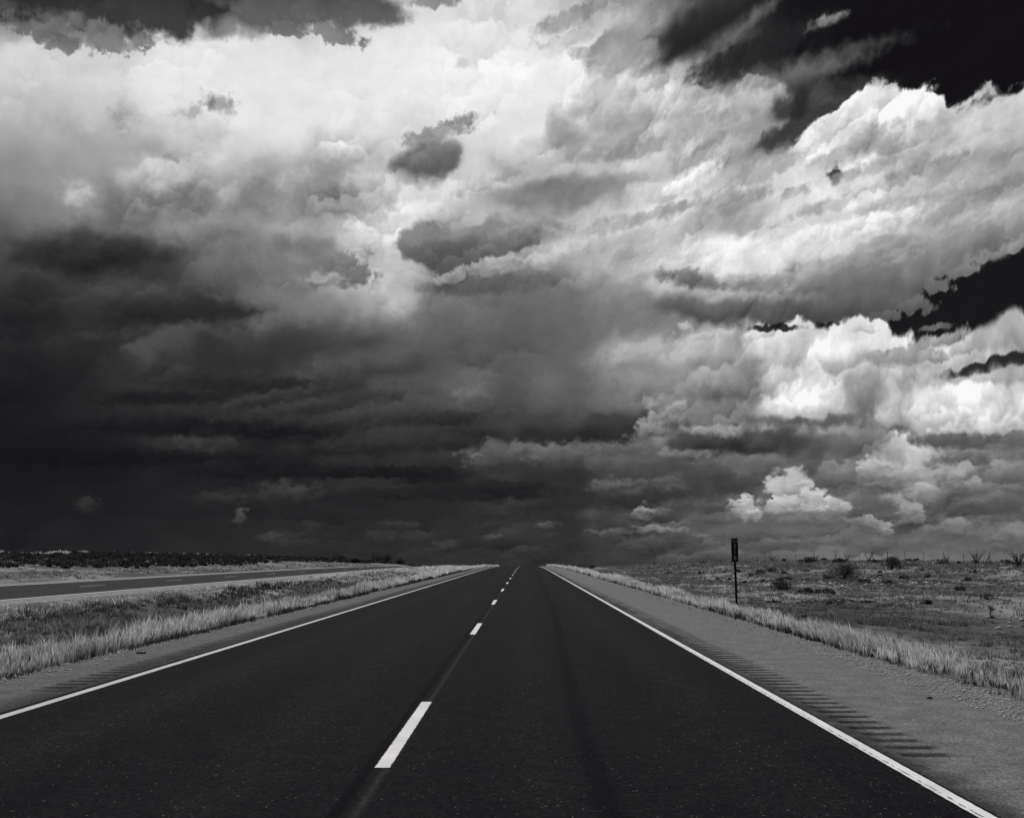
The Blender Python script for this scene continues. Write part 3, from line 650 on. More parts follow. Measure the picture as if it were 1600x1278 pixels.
def build_sky():
    world.node_tree.nodes.clear()
    tree = bpy.data.node_groups.new('storm_sky', 'ShaderNodeTree')
    tree.interface.new_socket('Background', in_out='OUTPUT', socket_type='NodeSocketShader')
    k = Nodes(tree)
    tc = k.n.new('ShaderNodeTexCoord')
    d = k.xyz(tc.outputs['Generated'])
    az = k.math('DEGREES', k.math('ARCTAN2', d[0], d[1]))
    el = k.math('DEGREES', k.math('ARCSINE', d[2]))
    # angular position on the sky; one unit = 3.58 degrees
    U = k.math('MULTIPLY', az, 1 / 3.58)
    V0 = k.math('MULTIPLY', el, 1 / 3.58)
    # cloud texture is foreshortened towards the horizon
    V = k.math('MULTIPLY', k.math('POWER', k.math('MAXIMUM', k.math('ADD', V0, 0.6), 0.01), 0.75), 2.1)
    # bands of the right-hand clouds climb to the right
    shear = k.math('MULTIPLY', k.math('MULTIPLY', U, -0.28), k.rng(U, -1.0, 4.0, 0.0, 1.0, 'SMOOTHSTEP'))
    shear = k.math('MULTIPLY', shear, k.rng(V0, 1.0, 4.5, 0.0, 1.0, 'SMOOTHSTEP'))
    T = k.comb(U, k.math('ADD', V, shear), 0.0)      # texture coordinates
    P = k.comb(U, V0, 0.0)                           # angular coordinates
    n1 = k.noise(T, 0.55, 5, 0.55, dims='2D', out=1)
    n2 = k.noise(T, 1.9, 4, 0.5, dims='2D', out=1)
    half = (0.5, 0.5, 0.5)
    w1 = k.vmath('MULTIPLY', k.vmath('SUBTRACT', n1, half), (1.5, 0.9, 0.0))
    w2 = k.vmath('MULTIPLY', k.vmath('SUBTRACT', n2, half), (0.55, 0.42, 0.0))
    w3 = k.vmath('MULTIPLY', k.vmath('SUBTRACT', k.noise(T, 6.0, 3, 0.5, dims='2D', out=1), half), (0.20, 0.16, 0.0))
    Pm = k.vmath('ADD', P, k.vmath('ADD', w1, w2))                       # strongly warped
    Ps = k.vmath('ADD', P, w2)                                           # lightly warped
    Pt = k.vmath('ADD', P, w3)                                           # barely warped, for small clouds
    # billows: lumps seen from outside, lit from above
    Tb = k.vmath('ADD', T, k.vmath('SCALE', w2, scale=0.5))
    Tb = k.vmath('ADD', Tb, k.vmath('SCALE', w3, scale=1.7))
    def lump(v, sc, sm):
        q = k.vmath('MULTIPLY', v, (0.8, 1.0, 0.0))
        n = k.n.new('ShaderNodeTexVoronoi'); n.voronoi_dimensions = '2D'; n.feature = 'SMOOTH_F1'; n.inputs['Smoothness'].default_value = sm
        k.put(n.inputs['Vector'], q); n.inputs['Scale'].default_value = sc
        lit = k.vmath('DOT_PRODUCT', k.vmath('SUBTRACT', q, n.outputs['Position']), (-0.35 * sc, 1.0 * sc, 0.0))
        return n.outputs['Distance'], lit
    d1, l1 = lump(Tb, 1.05, 0.25)
    d2, l2 = lump(Tb, 2.6, 0.32)
    w4 = k.vmath('MULTIPLY', k.vmath('SUBTRACT', k.noise(T, 9.0, 3, 0.55, dims='2D', out=1), half), (0.22, 0.16, 0.0))
    d3, l3 = lump(k.vmath('ADD', T, k.vmath('ADD', k.vmath('SCALE', w2, scale=0.25), k.vmath('ADD', w3, w4))), 4.2, 0.2)
    lumps = k.math('SUBTRACT', 0.64, k.math('MULTIPLY_ADD', d1, 0.65, k.math('MULTIPLY_ADD', d2, 0.4, k.math('MULTIPLY', d3, 0.10))))
    relief = k.math('ADD', k.math('MULTIPLY', l1, 0.75), k.math('MULTIPLY_ADD', l2, 0.50, k.math('MULTIPLY', l3, 0.07)))
    fine = k.math('SUBTRACT', k.noise(Tb, 3.2, 5, 0.6, dims='2D'), 0.5)
    streak = k.math('SUBTRACT', k.noise(k.vmath('MULTIPLY', T, (0.5, 1.3, 1)), 0.8, 5, 0.55, dims='2D', dist=0.5), 0.5)
    # overall tones of the cloud deck: one curve over azimuth per elevation, blended between
    wx = k.xyz(Pm)
    a_in = k.math('MULTIPLY', k.math('ADD', k.math('MULTIPLY', wx[0], 3.58), 180.0), 1 / 360.0)
    e_in = k.math('MULTIPLY', wx[1], 3.58)
    tone = None
    step = SKY_EL[2] - SKY_EL[1]
    for i, (e, row) in enumerate(zip(SKY_EL, SKY_TONE)):
        c = k.n.new('ShaderNodeFloatCurve')
        cu = c.mapping.curves[0]
        pts = [(0.0, 120), (0.25, 90)] + [((a + 180) / 360, v) for a, v in zip(SKY_AZ, row)] + [(0.75, 110), (1.0, 120)]
        cu.points[0].location = (pts[0][0], pts[0][1] / 255); cu.points[1].location = (pts[-1][0], pts[-1][1] / 255)
        for x, v in pts[1:-1]: cu.points.new(x, v / 255)
        for p in cu.points: p.handle_type = 'AUTO_CLAMPED'
        c.mapping.update()
        k.put(c.inputs['Value'], a_in)
        if tone is None: tone = c.outputs[0]
        else: tone = k.mix(k.rng(e_in, SKY_EL[i - 1], e, 0, 1, clamp=False), tone, c.outputs[0])
    # high overhead the deck is a plain mid grey
    tone = k.mix(k.rng(el, 38, 60, 0, 1, 'SMOOTHSTEP'), tone, 0.5)
    right = k.math('MULTIPLY', k.rng(az, -12, 8, 0.42, 1.0, 'SMOOTHSTEP'), k.rng(el, -0.5, 7.0, 0.8, 1.0, 'SMOOTHSTEP'))
    patch = k.rng(k.noise(T, 0.42, 2, 0.5, dims='2D'), 0.42, 0.60, 0.15, 1.1, 'SMOOTHSTEP')       # lumpy here, smooth there
    tex = k.math('MULTIPLY_ADD', k.math('MULTIPLY', relief, patch), 0.46, k.math('MULTIPLY_ADD', fine, 0.36, k.math('MULTIPLY', streak, 0.55)))
    # low down the deck is far away, so its lumps are small
    low = k.rng(el, 1.0, 5.5, 1.0, 0.0, 'SMOOTHSTEP')
    # the bright veil high on the left is smooth
    right = k.math('MULTIPLY', right, k.mix(k.math('MULTIPLY', k.rng(el, 12.0, 19.0, 0, 1, 'SMOOTHSTEP'), k.rng(az, 0.0, 8.0, 1, 0, 'SMOOTHSTEP')), 1.0, 0.45))
    texr = k.math('MULTIPLY', k.mix(low, tex, k.math('MULTIPLY_ADD', k.math('MULTIPLY', l2, patch), 0.30, k.math('MULTIPLY_ADD', k.math('MULTIPLY', l3, patch), 0.12, k.math('MULTIPLY', streak, 1.1)))), right)
    tone = k.math('MULTIPLY', tone, k.math('ADD', 1.0, texr))
    rag0 = k.math('ADD', k.math('MULTIPLY', lumps, 1.0), k.math('MULTIPLY', fine, 0.38))
    ragS = k.math('MULTIPLY_ADD', d3, -0.6, k.math('MULTIPLY_ADD', d2, -0.5, 0.46))
    ragS = k.math('ADD', ragS, k.math('MULTIPLY', k.math('SUBTRACT', k.noise(T, 5.0, 5, 0.62, dims='2D'), 0.5), 2.0))
    texS = k.math('MULTIPLY_ADD', l3, 0.16, k.math('MULTIPLY_ADD', l2, 0.22, k.math('MULTIPLY', fine, 0.30)))
    puff = cloud_group()
    # (keeps the shader compiler from evaluating every mass before the texture it needs: its stack is small)
    wait = k.math('MULTIPLY', k.math('ADD', k.math('ADD', rag0, ragS), k.math('ADD', k.math('ADD', tex, texS), tone)), 1e-6)
    Ps = k.vmath('ADD', Ps, k.comb(wait, wait))
    Pt = k.vmath('ADD', Pt, k.comb(wait, wait))
    # clear air from the Nishita sky, read as grey
    sky = k.n.new('ShaderNodeTexSky'); sky.sky_type = 'NISHITA'; sky.sun_disc = False
    sky.sun_elevation = R(SUN_EL); sky.sun_rotation = R(SUN_AZ)
    bw = k.n.new('ShaderNodeRGBToBW'); k.put(bw.inputs[0], sky.outputs[0])
    air = k.math('MULTIPLY', bw.outputs[0], 0.0012)

    patches = []
    def patch_group(items):
        """one patch of sky: the cloud masses that reach into it, laid over the deck"""
        t = bpy.data.node_groups.new('sky_patch', 'ShaderNodeTree')
        for nm, ty in (('Tone', 'Float'), ('Ps', 'Vector'), ('Pt', 'Vector'), ('Rag', 'Float'), ('RagSmall', 'Float'), ('Tex', 'Float'), ('TexSmall', 'Float'), ('Air', 'Float')):
            t.interface.new_socket(nm, in_out='INPUT', socket_type='NodeSocket' + ty)
        t.interface.new_socket('Background', in_out='OUTPUT', socket_type='NodeSocketShader')
        q = Nodes(t)
        gi = q.n.new('NodeGroupInput').outputs
        # (an imperceptible offset of its own keeps patches from being merged by the shader compiler)
        patches.append(t); o = 1e-5 * len(patches)
        ps = q.vmath('ADD', gi[1], (o, 0, 0)); pt = q.vmath('ADD', gi[2], (o, 0, 0))
        tn = gi[0]
        for (a, e, rx, ry, tilt, vt, vb, soft, rag, op) in items:
            g = q.n.new('ShaderNodeGroup'); g.node_tree = puff
            ct, st = 3.58 * math.cos(R(tilt)), 3.58 * math.sin(R(tilt))
            flat = 0.12 if vt == vb else (0.2 if soft >= 0.85 else (0.75 if vt > 130 else 0.6))
            sm = min(rx, ry) < 0.62
            for i, v in enumerate((tn, pt if sm else ps, gi[4] if sm else gi[3], gi[6] if sm else gi[5],
                                   (a / 3.58, e / 3.58, 0), (ct / rx, st / rx, 0), (-st / ry, ct / ry, 0), vt / 255, vb / 255, 1 + soft, 1 - soft, op,
                                   -1.6 * rag * min(1.0, 0.5 + min(rx, ry) / 1.6), flat * (vt + vb) / 510)):
                q.put(g.inputs[i], v)
            tn = g.outputs[0]
        tn = q.math('MINIMUM', q.math('MAXIMUM', tn, 0.05), 0.96)
        lin = q.math('POWER', q.math('MULTIPLY_ADD', tn, 1.018 / 1.055, 0.055 / 1.055), 2.5)
        val = q.math('MULTIPLY_ADD', lin, 10.0, gi[7])
        bg = q.n.new('ShaderNodeBackground'); bg.inputs['Strength'].default_value = 0.1
        col = q.warmgrey(val, 10.0)
        q.put(bg.inputs['Color'], col)
        q.l.new(bg.outputs[0], q.n.new('NodeGroupOutput').inputs[0])
        return t
    def reach(c):
        a, e, rx, ry, tilt, vt, vb, soft, rag, op = c
        E = 1 + soft + 0.9 * rag; ct, st = math.cos(R(tilt)), math.sin(R(tilt))
        m = 0.5 if min(rx, ry) < 0.62 else 1.0
        return E * math.hypot(rx * ct, ry * st) + m, E * math.hypot(rx * st, ry * ct) + m
    def leaf(items):
        g = k.n.new('ShaderNodeGroup'); g.node_tree = patch_group(items)
        for i, v in enumerate((tone, Ps, Pt, rag0, ragS, tex, texS, air)): k.put(g.inputs[i], v)
        return g.outputs[0]
    def pick(fac, lo, hi):
        m = k.n.new('ShaderNodeMixShader'); k.put(m.inputs[0], fac); k.l.new(lo, m.inputs[1]); k.l.new(hi, m.inputs[2])
        return m.outputs[0]
    def divide(items, a0, a1, e0, e1, depth):
        # halve the patch until it holds few masses; the renderer then only evaluates the patch it looks at
        if len(items) <= 26 or depth == 0: return leaf(items)
        if a1 - a0 > (e1 - e0) * 1.2:
            m = (a0 + a1) / 2; fac = k.math('GREATER_THAN', az, m)
            lo = divide([c for c in items if c[0] - reach(c)[0] < m], a0, m, e0, e1, depth - 1)
            hi = divide([c for c in items if c[0] + reach(c)[0] > m], m, a1, e0, e1, depth - 1)
        else:
            m = (e0 + e1) / 2; fac = k.math('GREATER_THAN', el, m)
            lo = divide([c for c in items if c[1] - reach(c)[1] < m], a0, a1, e0, m, depth - 1)
            hi = divide([c for c in items if c[1] + reach(c)[1] > m], a0, a1, m, e1, depth - 1)
        return pick(fac, lo, hi)
    inside = k.math('MULTIPLY', k.math('LESS_THAN', k.math('ABSOLUTE', az), 40.0), k.math('LESS_THAN', k.math('ABSOLUTE', k.math('SUBTRACT', el, 16.0)), 24.0))
    sh = pick(inside, leaf([]), divide(CLOUDS, -28.0, 28.0, -1.0, 32.0, 6))
    go = k.n.new('NodeGroupOutput')
    k.l.new(sh, go.inputs[0])
    k = Nodes(world.node_tree)
    g = k.n.new('ShaderNodeGroup'); g.node_tree = tree
    out = k.n.new('ShaderNodeOutputWorld'); k.l.new(g.outputs[0], out.inputs[0])
    world.cycles.sampling_method = 'MANUAL'; world.cycles.sample_map_resolution = 512

build_sky()

# ---------------------------------------------------------------- sun
sun_dir = Vector((math.sin(R(SUN_AZ)) * math.cos(R(SUN_EL)), math.cos(R(SUN_AZ)) * math.cos(R(SUN_EL)), math.sin(R(SUN_EL))))
sd = bpy.data.lights.new("sun", 'SUN')
sd.energy = 3.4; sd.angle = R(0.53); sd.color = (1.0, 0.985, 0.97)
sun = bpy.data.objects.new("sun", sd); C.objects.link(sun)
sun.rotation_euler = sun_dir.to_track_quat('Z', 'Y').to_euler()
sun.location = (0, 0, 60)

rng = np.random.default_rng(11)
random.seed(5)

# ---------------------------------------------------------------- object helpers
def tag(o, label=None, cat=None, group=None, kind=None):
    if label: o['label'] = label
    if cat: o['category'] = cat
    if group: o['group'] = group
    if kind: o['kind'] = kind
    return o
def mesh_obj(name, verts, faces, mat, parent=None, smooth=False):
    me = bpy.data.meshes.new(name)
    me.from_pydata([tuple(v) for v in verts], [], [tuple(f) for f in faces])
    me.materials.append(mat)
    if smooth:
        for p in me.polygons: p.use_smooth = True
    o = bpy.data.objects.new(name, me); C.objects.link(o)
    if parent: o.parent = parent
    return o
def np_mesh(name, V, quads=None, tris=None, mat=None, parent=None, attrs=None, smooth=False):
    """mesh straight from numpy arrays"""
    V = np.asarray(V, np.float32)
    loops = []; starts = []; n = 0
    if quads is not None and len(quads):
        loops.append(np.asarray(quads, np.int32).ravel()); starts.append(np.arange(len(quads), dtype=np.int32) * 4); n = len(quads) * 4
    if tris is not None and len(tris):
        loops.append(np.asarray(tris, np.int32).ravel()); starts.append(n + np.arange(len(tris), dtype=np.int32) * 3)
    loops = np.concatenate(loops); starts = np.concatenate(starts)
    me = bpy.data.meshes.new(name)
    me.vertices.add(len(V)); me.vertices.foreach_set('co', V.ravel())
    me.loops.add(len(loops)); me.loops.foreach_set('vertex_index', loops)
    me.polygons.add(len(starts)); me.polygons.foreach_set('loop_start', starts)
    if attrs:
        for an, av in attrs.items():
            a = me.attributes.new(an, 'FLOAT', 'POINT'); a.data.foreach_set('value', np.asarray(av, np.float32))
    me.update(calc_edges=True); me.validate()
    if smooth: me.polygons.foreach_set('use_smooth', np.ones(len(me.polygons), bool))
    if mat: me.materials.append(mat)
    o = bpy.data.objects.new(name, me); C.objects.link(o)
    if parent: o.parent = parent
    return o
def empty(name, loc, rz=0.0):
    o = bpy.data.objects.new(name, None); C.objects.link(o)
    o.location = loc; o.rotation_euler = (0, 0, rz); o.empty_display_size = 0.3
    return o
def copy_tree(o, parent=None):
    c = o.copy(); C.objects.link(c); c.parent = parent
    for ch in list(o.children): copy_tree(ch, c)
    return c
def tube(path, radii, sides=5, cap=True):
    """tapered tube along a polyline: (verts, faces)"""
    P = [Vector(p) for p in path]; V = []; F = []
    for i, p in enumerate(P):
        d = (P[min(i + 1, len(P) - 1)] - P[max(i - 1, 0)]).normalized()
        a = d.orthogonal().normalized(); b = d.cross(a)
        for s in range(sides):
            t = 2 * math.pi * s / sides
            V.append(p + (a * math.cos(t) + b * math.sin(t)) * radii[i])
    for i in range(len(P) - 1):
        for s in range(sides):
            F.append((i * sides + s, i * sides + (s + 1) % sides, (i + 1) * sides + (s + 1) % sides, (i + 1) * sides + s))
    if cap:
        F.append(tuple(range(sides - 1, -1, -1))); F.append(tuple(range((len(P) - 1) * sides, len(P) * sides)))
    return V, F
def join(parts):
    V = []; F = []
    for v, f in parts:
        n = len(V); V += list(v); F += [tuple(i + n for i in q) for q in f]
    return V, F
def box(x0, x1, y0, y1, z0, z1):
    V = [(x, y, z) for z in (z0, z1) for y in (y0, y1) for x in (x0, x1)]
    return V, [(0, 2, 3, 1), (4, 5, 7, 6), (0, 1, 5, 4), (1, 3, 7, 5), (3, 2, 6, 7), (2, 0, 4, 6)]

# ---------------------------------------------------------------- materials
def material(name):
    m = bpy.data.materials.new(name); m.use_nodes = True
    b = m.node_tree.nodes['Principled BSDF']
    return m, Nodes(m.node_tree), b
def tint(v): return (v + 0.0006, v - 0.0010, v + 0.0016, 1.0)
def plain(name, v, rough=0.8, spec=0.2, var=0.0, scale=8.0):
    m, k, b = material(name)
    if var:
        tc = k.n.new('ShaderNodeTexCoord')
        n = k.noise(tc.outputs['Object'], scale, 4, 0.6)
        k.put(b.inputs['Base Color'], k.warmgrey(k.rng(n, 0.3, 0.7, v * (1 - var), v * (1 + var))))
    else: b.inputs['Base Color'].default_value = tint(v)
    b.inputs['Roughness'].default_value = rough; b.inputs['Specular IOR Level'].default_value = spec
    return m
def bump(k, b, h, strength, dist):
    n = k.n.new('ShaderNodeBump'); n.inputs['Strength'].default_value = strength; n.inputs['Distance'].default_value = dist
    k.put(n.inputs['Height'], h); k.l.new(n.outputs[0], b.inputs['Normal'])
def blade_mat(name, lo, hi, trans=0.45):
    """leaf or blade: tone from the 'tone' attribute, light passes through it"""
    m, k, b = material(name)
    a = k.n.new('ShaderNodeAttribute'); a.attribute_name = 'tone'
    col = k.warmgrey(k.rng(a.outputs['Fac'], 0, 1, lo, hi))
    k.put(b.inputs['Base Color'], col); b.inputs['Roughness'].default_value = 0.75; b.inputs['Specular IOR Level'].default_value = 0.15
    t = k.n.new('ShaderNodeBsdfTranslucent'); k.put(t.inputs['Color'], col)
    mx = k.n.new('ShaderNodeMixShader'); mx.inputs[0].default_value = trans
    k.l.new(b.outputs[0], mx.inputs[1]); k.l.new(t.outputs[0], mx.inputs[2])
    k.l.new(mx.outputs[0], k.n['Material Output'].inputs['Surface'])
    return m

def asphalt_mat(name, base, far):
    m, k, b = material(name)
    g = k.n.new('ShaderNodeNewGeometry'); P = g.outputs['Position']; p = k.xyz(P)
    big = k.noise(k.vmath('MULTIPLY', P, (0.9, 0.10, 1)), 1.0, 4, 0.6)
    mid = k.noise(P, 14.0, 3, 0.6)
    agg = k.vor(P, 42.0, 'F1', out='Distance')
    spk = k.vor(P, 42.0, 'F1', out='Color')
    sx = k.n.new('ShaderNodeSeparateColor'); k.put(sx.inputs[0], spk)
    v = k.math('MULTIPLY', base, k.rng(big, 0.3, 0.7, 0.78, 1.25))
    v = k.math('MULTIPLY', v, k.rng(mid, 0.3, 0.7, 0.8, 1.2))
    v = k.math('MULTIPLY', v, k.rng(agg, 0.0, 0.9, 1.3, 0.65))
    v = k.math('MULTIPLY', v, k.rng(sx.outputs[1], 0, 1, 0.45, 1.55))
    v = k.math('MULTIPLY', v, k.rng(k.noise(P, 3.2, 4, 0.65), 0.3, 0.7, 0.72, 1.28))
    # single pale stones in the worn surface
    v = k.math('ADD', v, k.math('MULTIPLY', k.rng(sx.outputs[0], 0.94, 1.0, 0, 0.16), k.rng(agg, 0.1, 0.35, 1.0, 0.0)))
    if far:
        # rolled-smooth wheel paths, paler; oil-dark ribbon wandering along the right lane; paving joint by the lane line
        wob = k.math('MULTIPLY', k.math('SUBTRACT', k.noise(k.comb(0.0, k.math('MULTIPLY', p[1], 0.05), 0.0), 1.0, 2, 0.5), 0.5), 0.5)
        xx = k.math('ADD', p[0], wob)
        for c0, w, amt in ((-3.7, 0.5, 0.45), (-2.0, 0.5, 0.32), (0.0, 0.4, 0.28), (1.65, 0.5, 0.45)):
            dd = k.math('ABSOLUTE', k.math('SUBTRACT', xx, c0))
            v = k.math('MULTIPLY', v, k.math('ADD', 1.0, k.rng(dd, 0, w, amt, 0, 'SMOOTHSTEP')))
        cx = k.math('ADD', k.rng(p[1], 9, 28, 0.47, 0.77), k.rng(p[1], 28, 67, 0.0, 0.14))
        edge = k.math('MULTIPLY_ADD', k.math('SUBTRACT', k.noise(P, 5.0, 4, 0.65), 0.5), 0.10, k.math('ABSOLUTE', k.math('SUBTRACT', k.math('MULTIPLY_ADD', wob, 0.18, p[0]), cx)))
        v = k.math('MULTIPLY', v, k.rng(edge, 0.03, 0.125, 0.40, 1.0, 'SMOOTHSTEP'))
        jn = k.math('MULTIPLY_ADD', k.math('SUBTRACT', k.noise(P, 9.0, 4, 0.65), 0.5), 0.05, k.math('ABSOLUTE', k.math('ADD', p[0], 1.075)))
        v = k.math('MULTIPLY', v, k.rng(jn, 0.025, 0.055, 0.25, 1.0, 'SMOOTHSTEP'))
        gh = k.math('MULTIPLY_ADD', k.math('SUBTRACT', k.noise(P, 16.0, 4, 0.7), 0.5), 0.10, k.math('ABSOLUTE', k.math('ADD', p[0], 0.955)))
        v = k.math('ADD', v, k.rng(gh, 0.0, 0.04, 0.016, 0.0))
    k.put(b.inputs['Base Color'], k.warmgrey(v))
    b.inputs['Roughness'].default_value = 0.95; b.inputs['Specular IOR Level'].default_value = 0.04
    bump(k, b, k.math('MULTIPLY_ADD', agg, -0.6, mid), 0.55, 0.006)
    return m

def shoulder_mat(name, pale, dark, xin, xout, ga, gb, gy, ph):
    """chip-seal shoulder: dark bitumen by the edge line fading raggedly to pale gravel"""
    m, k, b = material(name)
    g = k.n.new('ShaderNodeNewGeometry'); P = g.outputs['Position']; p = k.xyz(P)
    n1 = k.noise(P, 3.0, 5, 0.65); n2 = k.noise(k.vmath('MULTIPLY', P, (1.0, 0.15, 1)), 1.2, 3, 0.6)
    agg = k.vor(P, 70.0, 'F1', out='Distance'); spk = k.vor(P, 48.0, 'F1', out='Color')
    sx = k.n.new('ShaderNodeSeparateColor'); k.put(sx.inputs[0], spk)
    x = k.math('MULTIPLY_ADD', k.math('SUBTRACT', n2, 0.5), 0.55, k.math('MULTIPLY_ADD', k.math('SUBTRACT', n1, 0.5), 0.30, p[0]))
    f = k.rng(x, xin, xout, 0, 1, 'SMOOTHSTEP')
    v = k.mix(f, dark, pale)
    v = k.math('MULTIPLY', v, k.rng(n1, 0.3, 0.7, 0.82, 1.18))
    v = k.math('MULTIPLY', v, k.rng(agg, 0.0, 0.8, 1.35, 0.6))
    v = k.math('MULTIPLY', v, k.rng(sx.outputs[1], 0, 1, 0.75, 1.25))
    v = k.math('ADD', v, k.math('MULTIPLY', k.rng(sx.outputs[0], 0.93, 1.0, 0, 0.13), k.rng(n1, 0.45, 0.6, 0, 1)))
    # base colour darkened along the milled grooves
    gv = k.rng(k.math('COSINE', k.math('MULTIPLY', k.math('ADD', p[1], ph), 2 * math.pi / 0.30)), -0.25, 0.3, 0, 1, 'SMOOTHSTEP')
    gx = k.math('MULTIPLY', k.rng(p[0], ga - .03, ga + .03, 0, 1), k.rng(p[0], gb - .04, gb + .04, 1, 0))
    gy_ = k.math('GREATER_THAN', p[1], gy)
    v = k.math('MULTIPLY', v, k.math('SUBTRACT', 1.0, k.math('MULTIPLY', k.math('MULTIPLY', gv, gx), k.math('MULTIPLY', gy_, k.rng(n1, 0.3, 0.7, 0.80, 0.62)))))
    k.put(b.inputs['Base Color'], k.warmgrey(v))
    b.inputs['Roughness'].default_value = 0.95; b.inputs['Specular IOR Level'].default_value = 0.08
    bump(k, b, k.math('MULTIPLY_ADD', agg, -0.8, n1), 0.7, 0.010)
    return m

def paint_mat(name, v, wear, xc, mid, half):
    m, k, b = material(name)
    g = k.n.new('ShaderNodeNewGeometry'); P = g.outputs['Position']; p = k.xyz(P)
    n = k.noise(k.vmath('MULTIPLY', P, (1.0, 0.35, 1)), 26.0, 5, 0.7)
    big = k.noise(P, 2.0, 4, 0.6)
    # flaked thin along one run of the stripe
    run = k.rng(k.math('ABSOLUTE', k.math('SUBTRACT', p[0], xc)), 0.0, 0.016, 0.30, 0.0)
    worn = k.rng(k.math('ADD', n, run), 1.0 - wear, 1.03 - wear, 0, 1)
    rim = k.math('MULTIPLY_ADD', k.math('SUBTRACT', n, 0.5), 0.030, k.math('ABSOLUTE', k.math('SUBTRACT', p[0], mid)))
    worn = k.math('MAXIMUM', worn, k.rng(rim, half - .007, half - .003, 0, 0.9))
    c = k.mix(worn, k.math('MULTIPLY', v, k.rng(big, 0.3, 0.7, 0.86, 1.08)), 0.03)
    k.put(b.inputs['Base Color'], k.warmgrey(c))
    b.inputs['Roughness'].default_value = 0.8; b.inputs['Specular IOR Level'].default_value = 0.2
    bump(k, b, n, 0.3, 0.004)
    return m

def ground_mat():
    m, k, b = material('dry_soil')
    g = k.n.new('ShaderNodeNewGeometry'); P = g.outputs['Position']; p = k.xyz(P)
    n0 = k.noise(k.vmath('MULTIPLY', P, (1, 0.45, 1)), 0.10, 6, 0.62)
    n1 = k.noise(P, 0.7, 6, 0.65); n2 = k.noise(P, 9.0, 5, 0.7)
    stone = k.vor(P, 5.5, 'F1', out='Distance'); sc = k.vor(P, 5.5, 'F1', out='Color')
    s = k.n.new('ShaderNodeSeparateColor'); k.put(s.inputs[0], sc)
    v = k.mix(k.rng(n0, 0.42, 0.58, 0, 1, 'SMOOTHSTEP'), 0.085, 0.22)
    v = k.math('MULTIPLY', v, k.rng(n1, 0.3, 0.7, 0.6, 1.4))
    v = k.math('MULTIPLY', v, k.rng(n2, 0.25, 0.75, 0.68, 1.32))
    pale = k.math('MULTIPLY', k.rng(stone, 0.25, 0.4, 1, 0), k.rng(k.math('MULTIPLY', s.outputs[0], k.rng(n0, 0.45, 0.6, 0.6, 1.05)), 0.78, 0.84, 0, 1))
    v = k.mix(k.math('MULTIPLY', pale, 0.7), v, 0.32)
    k.put(b.inputs['Base Color'], k.warmgrey(v))
    b.inputs['Roughness'].default_value = 1.0; b.inputs['Specular IOR Level'].default_value = 0.0
    bump(k, b, k.math('ADD', n2, k.math('MULTIPLY', pale, 0.5)), 0.8, 0.05)
    return m

M_ROAD = asphalt_mat('asphalt', 0.0060, True)
M_ROAD2 = asphalt_mat('older_asphalt', 0.034, False)
M_SHR = shoulder_mat('chip_seal', 0.150, 0.036, 2.64, 3.02, 2.74, 3.12, 7.72, 0.0)
M_SHL = shoulder_mat('chip_seal_left', 0.120, 0.034, -4.85, -5.45, -5.34, -4.98, 11.3, 0.1)
M_SHO = plain('pale_gravel', 0.20, 0.95, 0.05, 0.35, 3.0)
M_PAINT = paint_mat('edge_paint', 0.62, 0.27, 2.537, 2.56, .055)
M_PAINTL = paint_mat('edge_paint_left', 0.46, 0.12, 99, -4.7275, .0575)
M_DASH = paint_mat('lane_paint', 0.60, 0.14, 99, -0.98, .055)
M_PAINT2 = paint_mat('far_paint', 0.50, 0.25, 99, 0.0, 99)
M_SOIL = ground_mat()
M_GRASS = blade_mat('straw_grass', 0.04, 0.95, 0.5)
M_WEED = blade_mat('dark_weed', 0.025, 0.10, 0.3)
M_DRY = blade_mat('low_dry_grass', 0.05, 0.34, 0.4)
M_LEAF = blade_mat('scrub_leaf', 0.022, 0.085, 0.25)
M_BARK = plain('bark', 0.04, 0.9, 0.1, 0.3, 20)
M_STONE = plain('caliche_stone', 0.40, 0.95, 0.05, 0.35, 6.0)
M_STEEL = plain('dark_steel', 0.012, 0.7, 0.2, 0.2, 30)
M_SIGN = plain('sign_green', 0.006, 0.6, 0.2)
M_LETTER = plain('sign_letters', 0.30, 0.6, 0.2)
M_RUBBER = plain('rubber', 0.012, 0.8, 0.2)

# ---------------------------------------------------------------- lie of the land
def vnoise(x, y, seed=0):
    """smooth value noise, numpy"""
    xi = np.floor(x).astype(np.int64); yi = np.floor(y).astype(np.int64); fx = x - xi; fy = y - yi
    fx = fx * fx * (3 - 2 * fx); fy = fy * fy * (3 - 2 * fy)
    def h(a, b):
        n = (a * 374761393 + b * 668265263 + seed * 974634777) & 0x7fffffff
        n = ((n ^ (n >> 13)) * 1274126177) & 0x7fffffff
        return ((n ^ (n >> 16)) & 0xffff) / 65535.0
    return (h(xi, yi) * (1 - fx) + h(xi + 1, yi) * fx) * (1 - fy) + (h(xi, yi + 1) * (1 - fx) + h(xi + 1, yi + 1) * fx) * fy
def crest(y):
    t = np.clip(np.asarray(y, float) - 110, 0, 240)
    z = -4.4e-5 * t * t
    return z - 0.0211 * np.clip(np.asarray(y, float) - 350, 0, None)
PX = [-3000, -400, -120, -60, -52, -45, -37, -33, -28.2, -15.4, -14.2, -11.5, -9.0, -6.6, -6.1, 4.95, 5.6, 7.5, 11, 19, 28, 40, 47, 60, 120, 400, 3000]
PZ = [0, 1.2, 1.6, 1.75, 1.70, 1.45, .75, .28, 0, 0, -.08, -.42, -.38, -.06, 0, 0, -.05, -.36, -.50, -.22, .25, .66, .74, .70, .5, .3, 0]
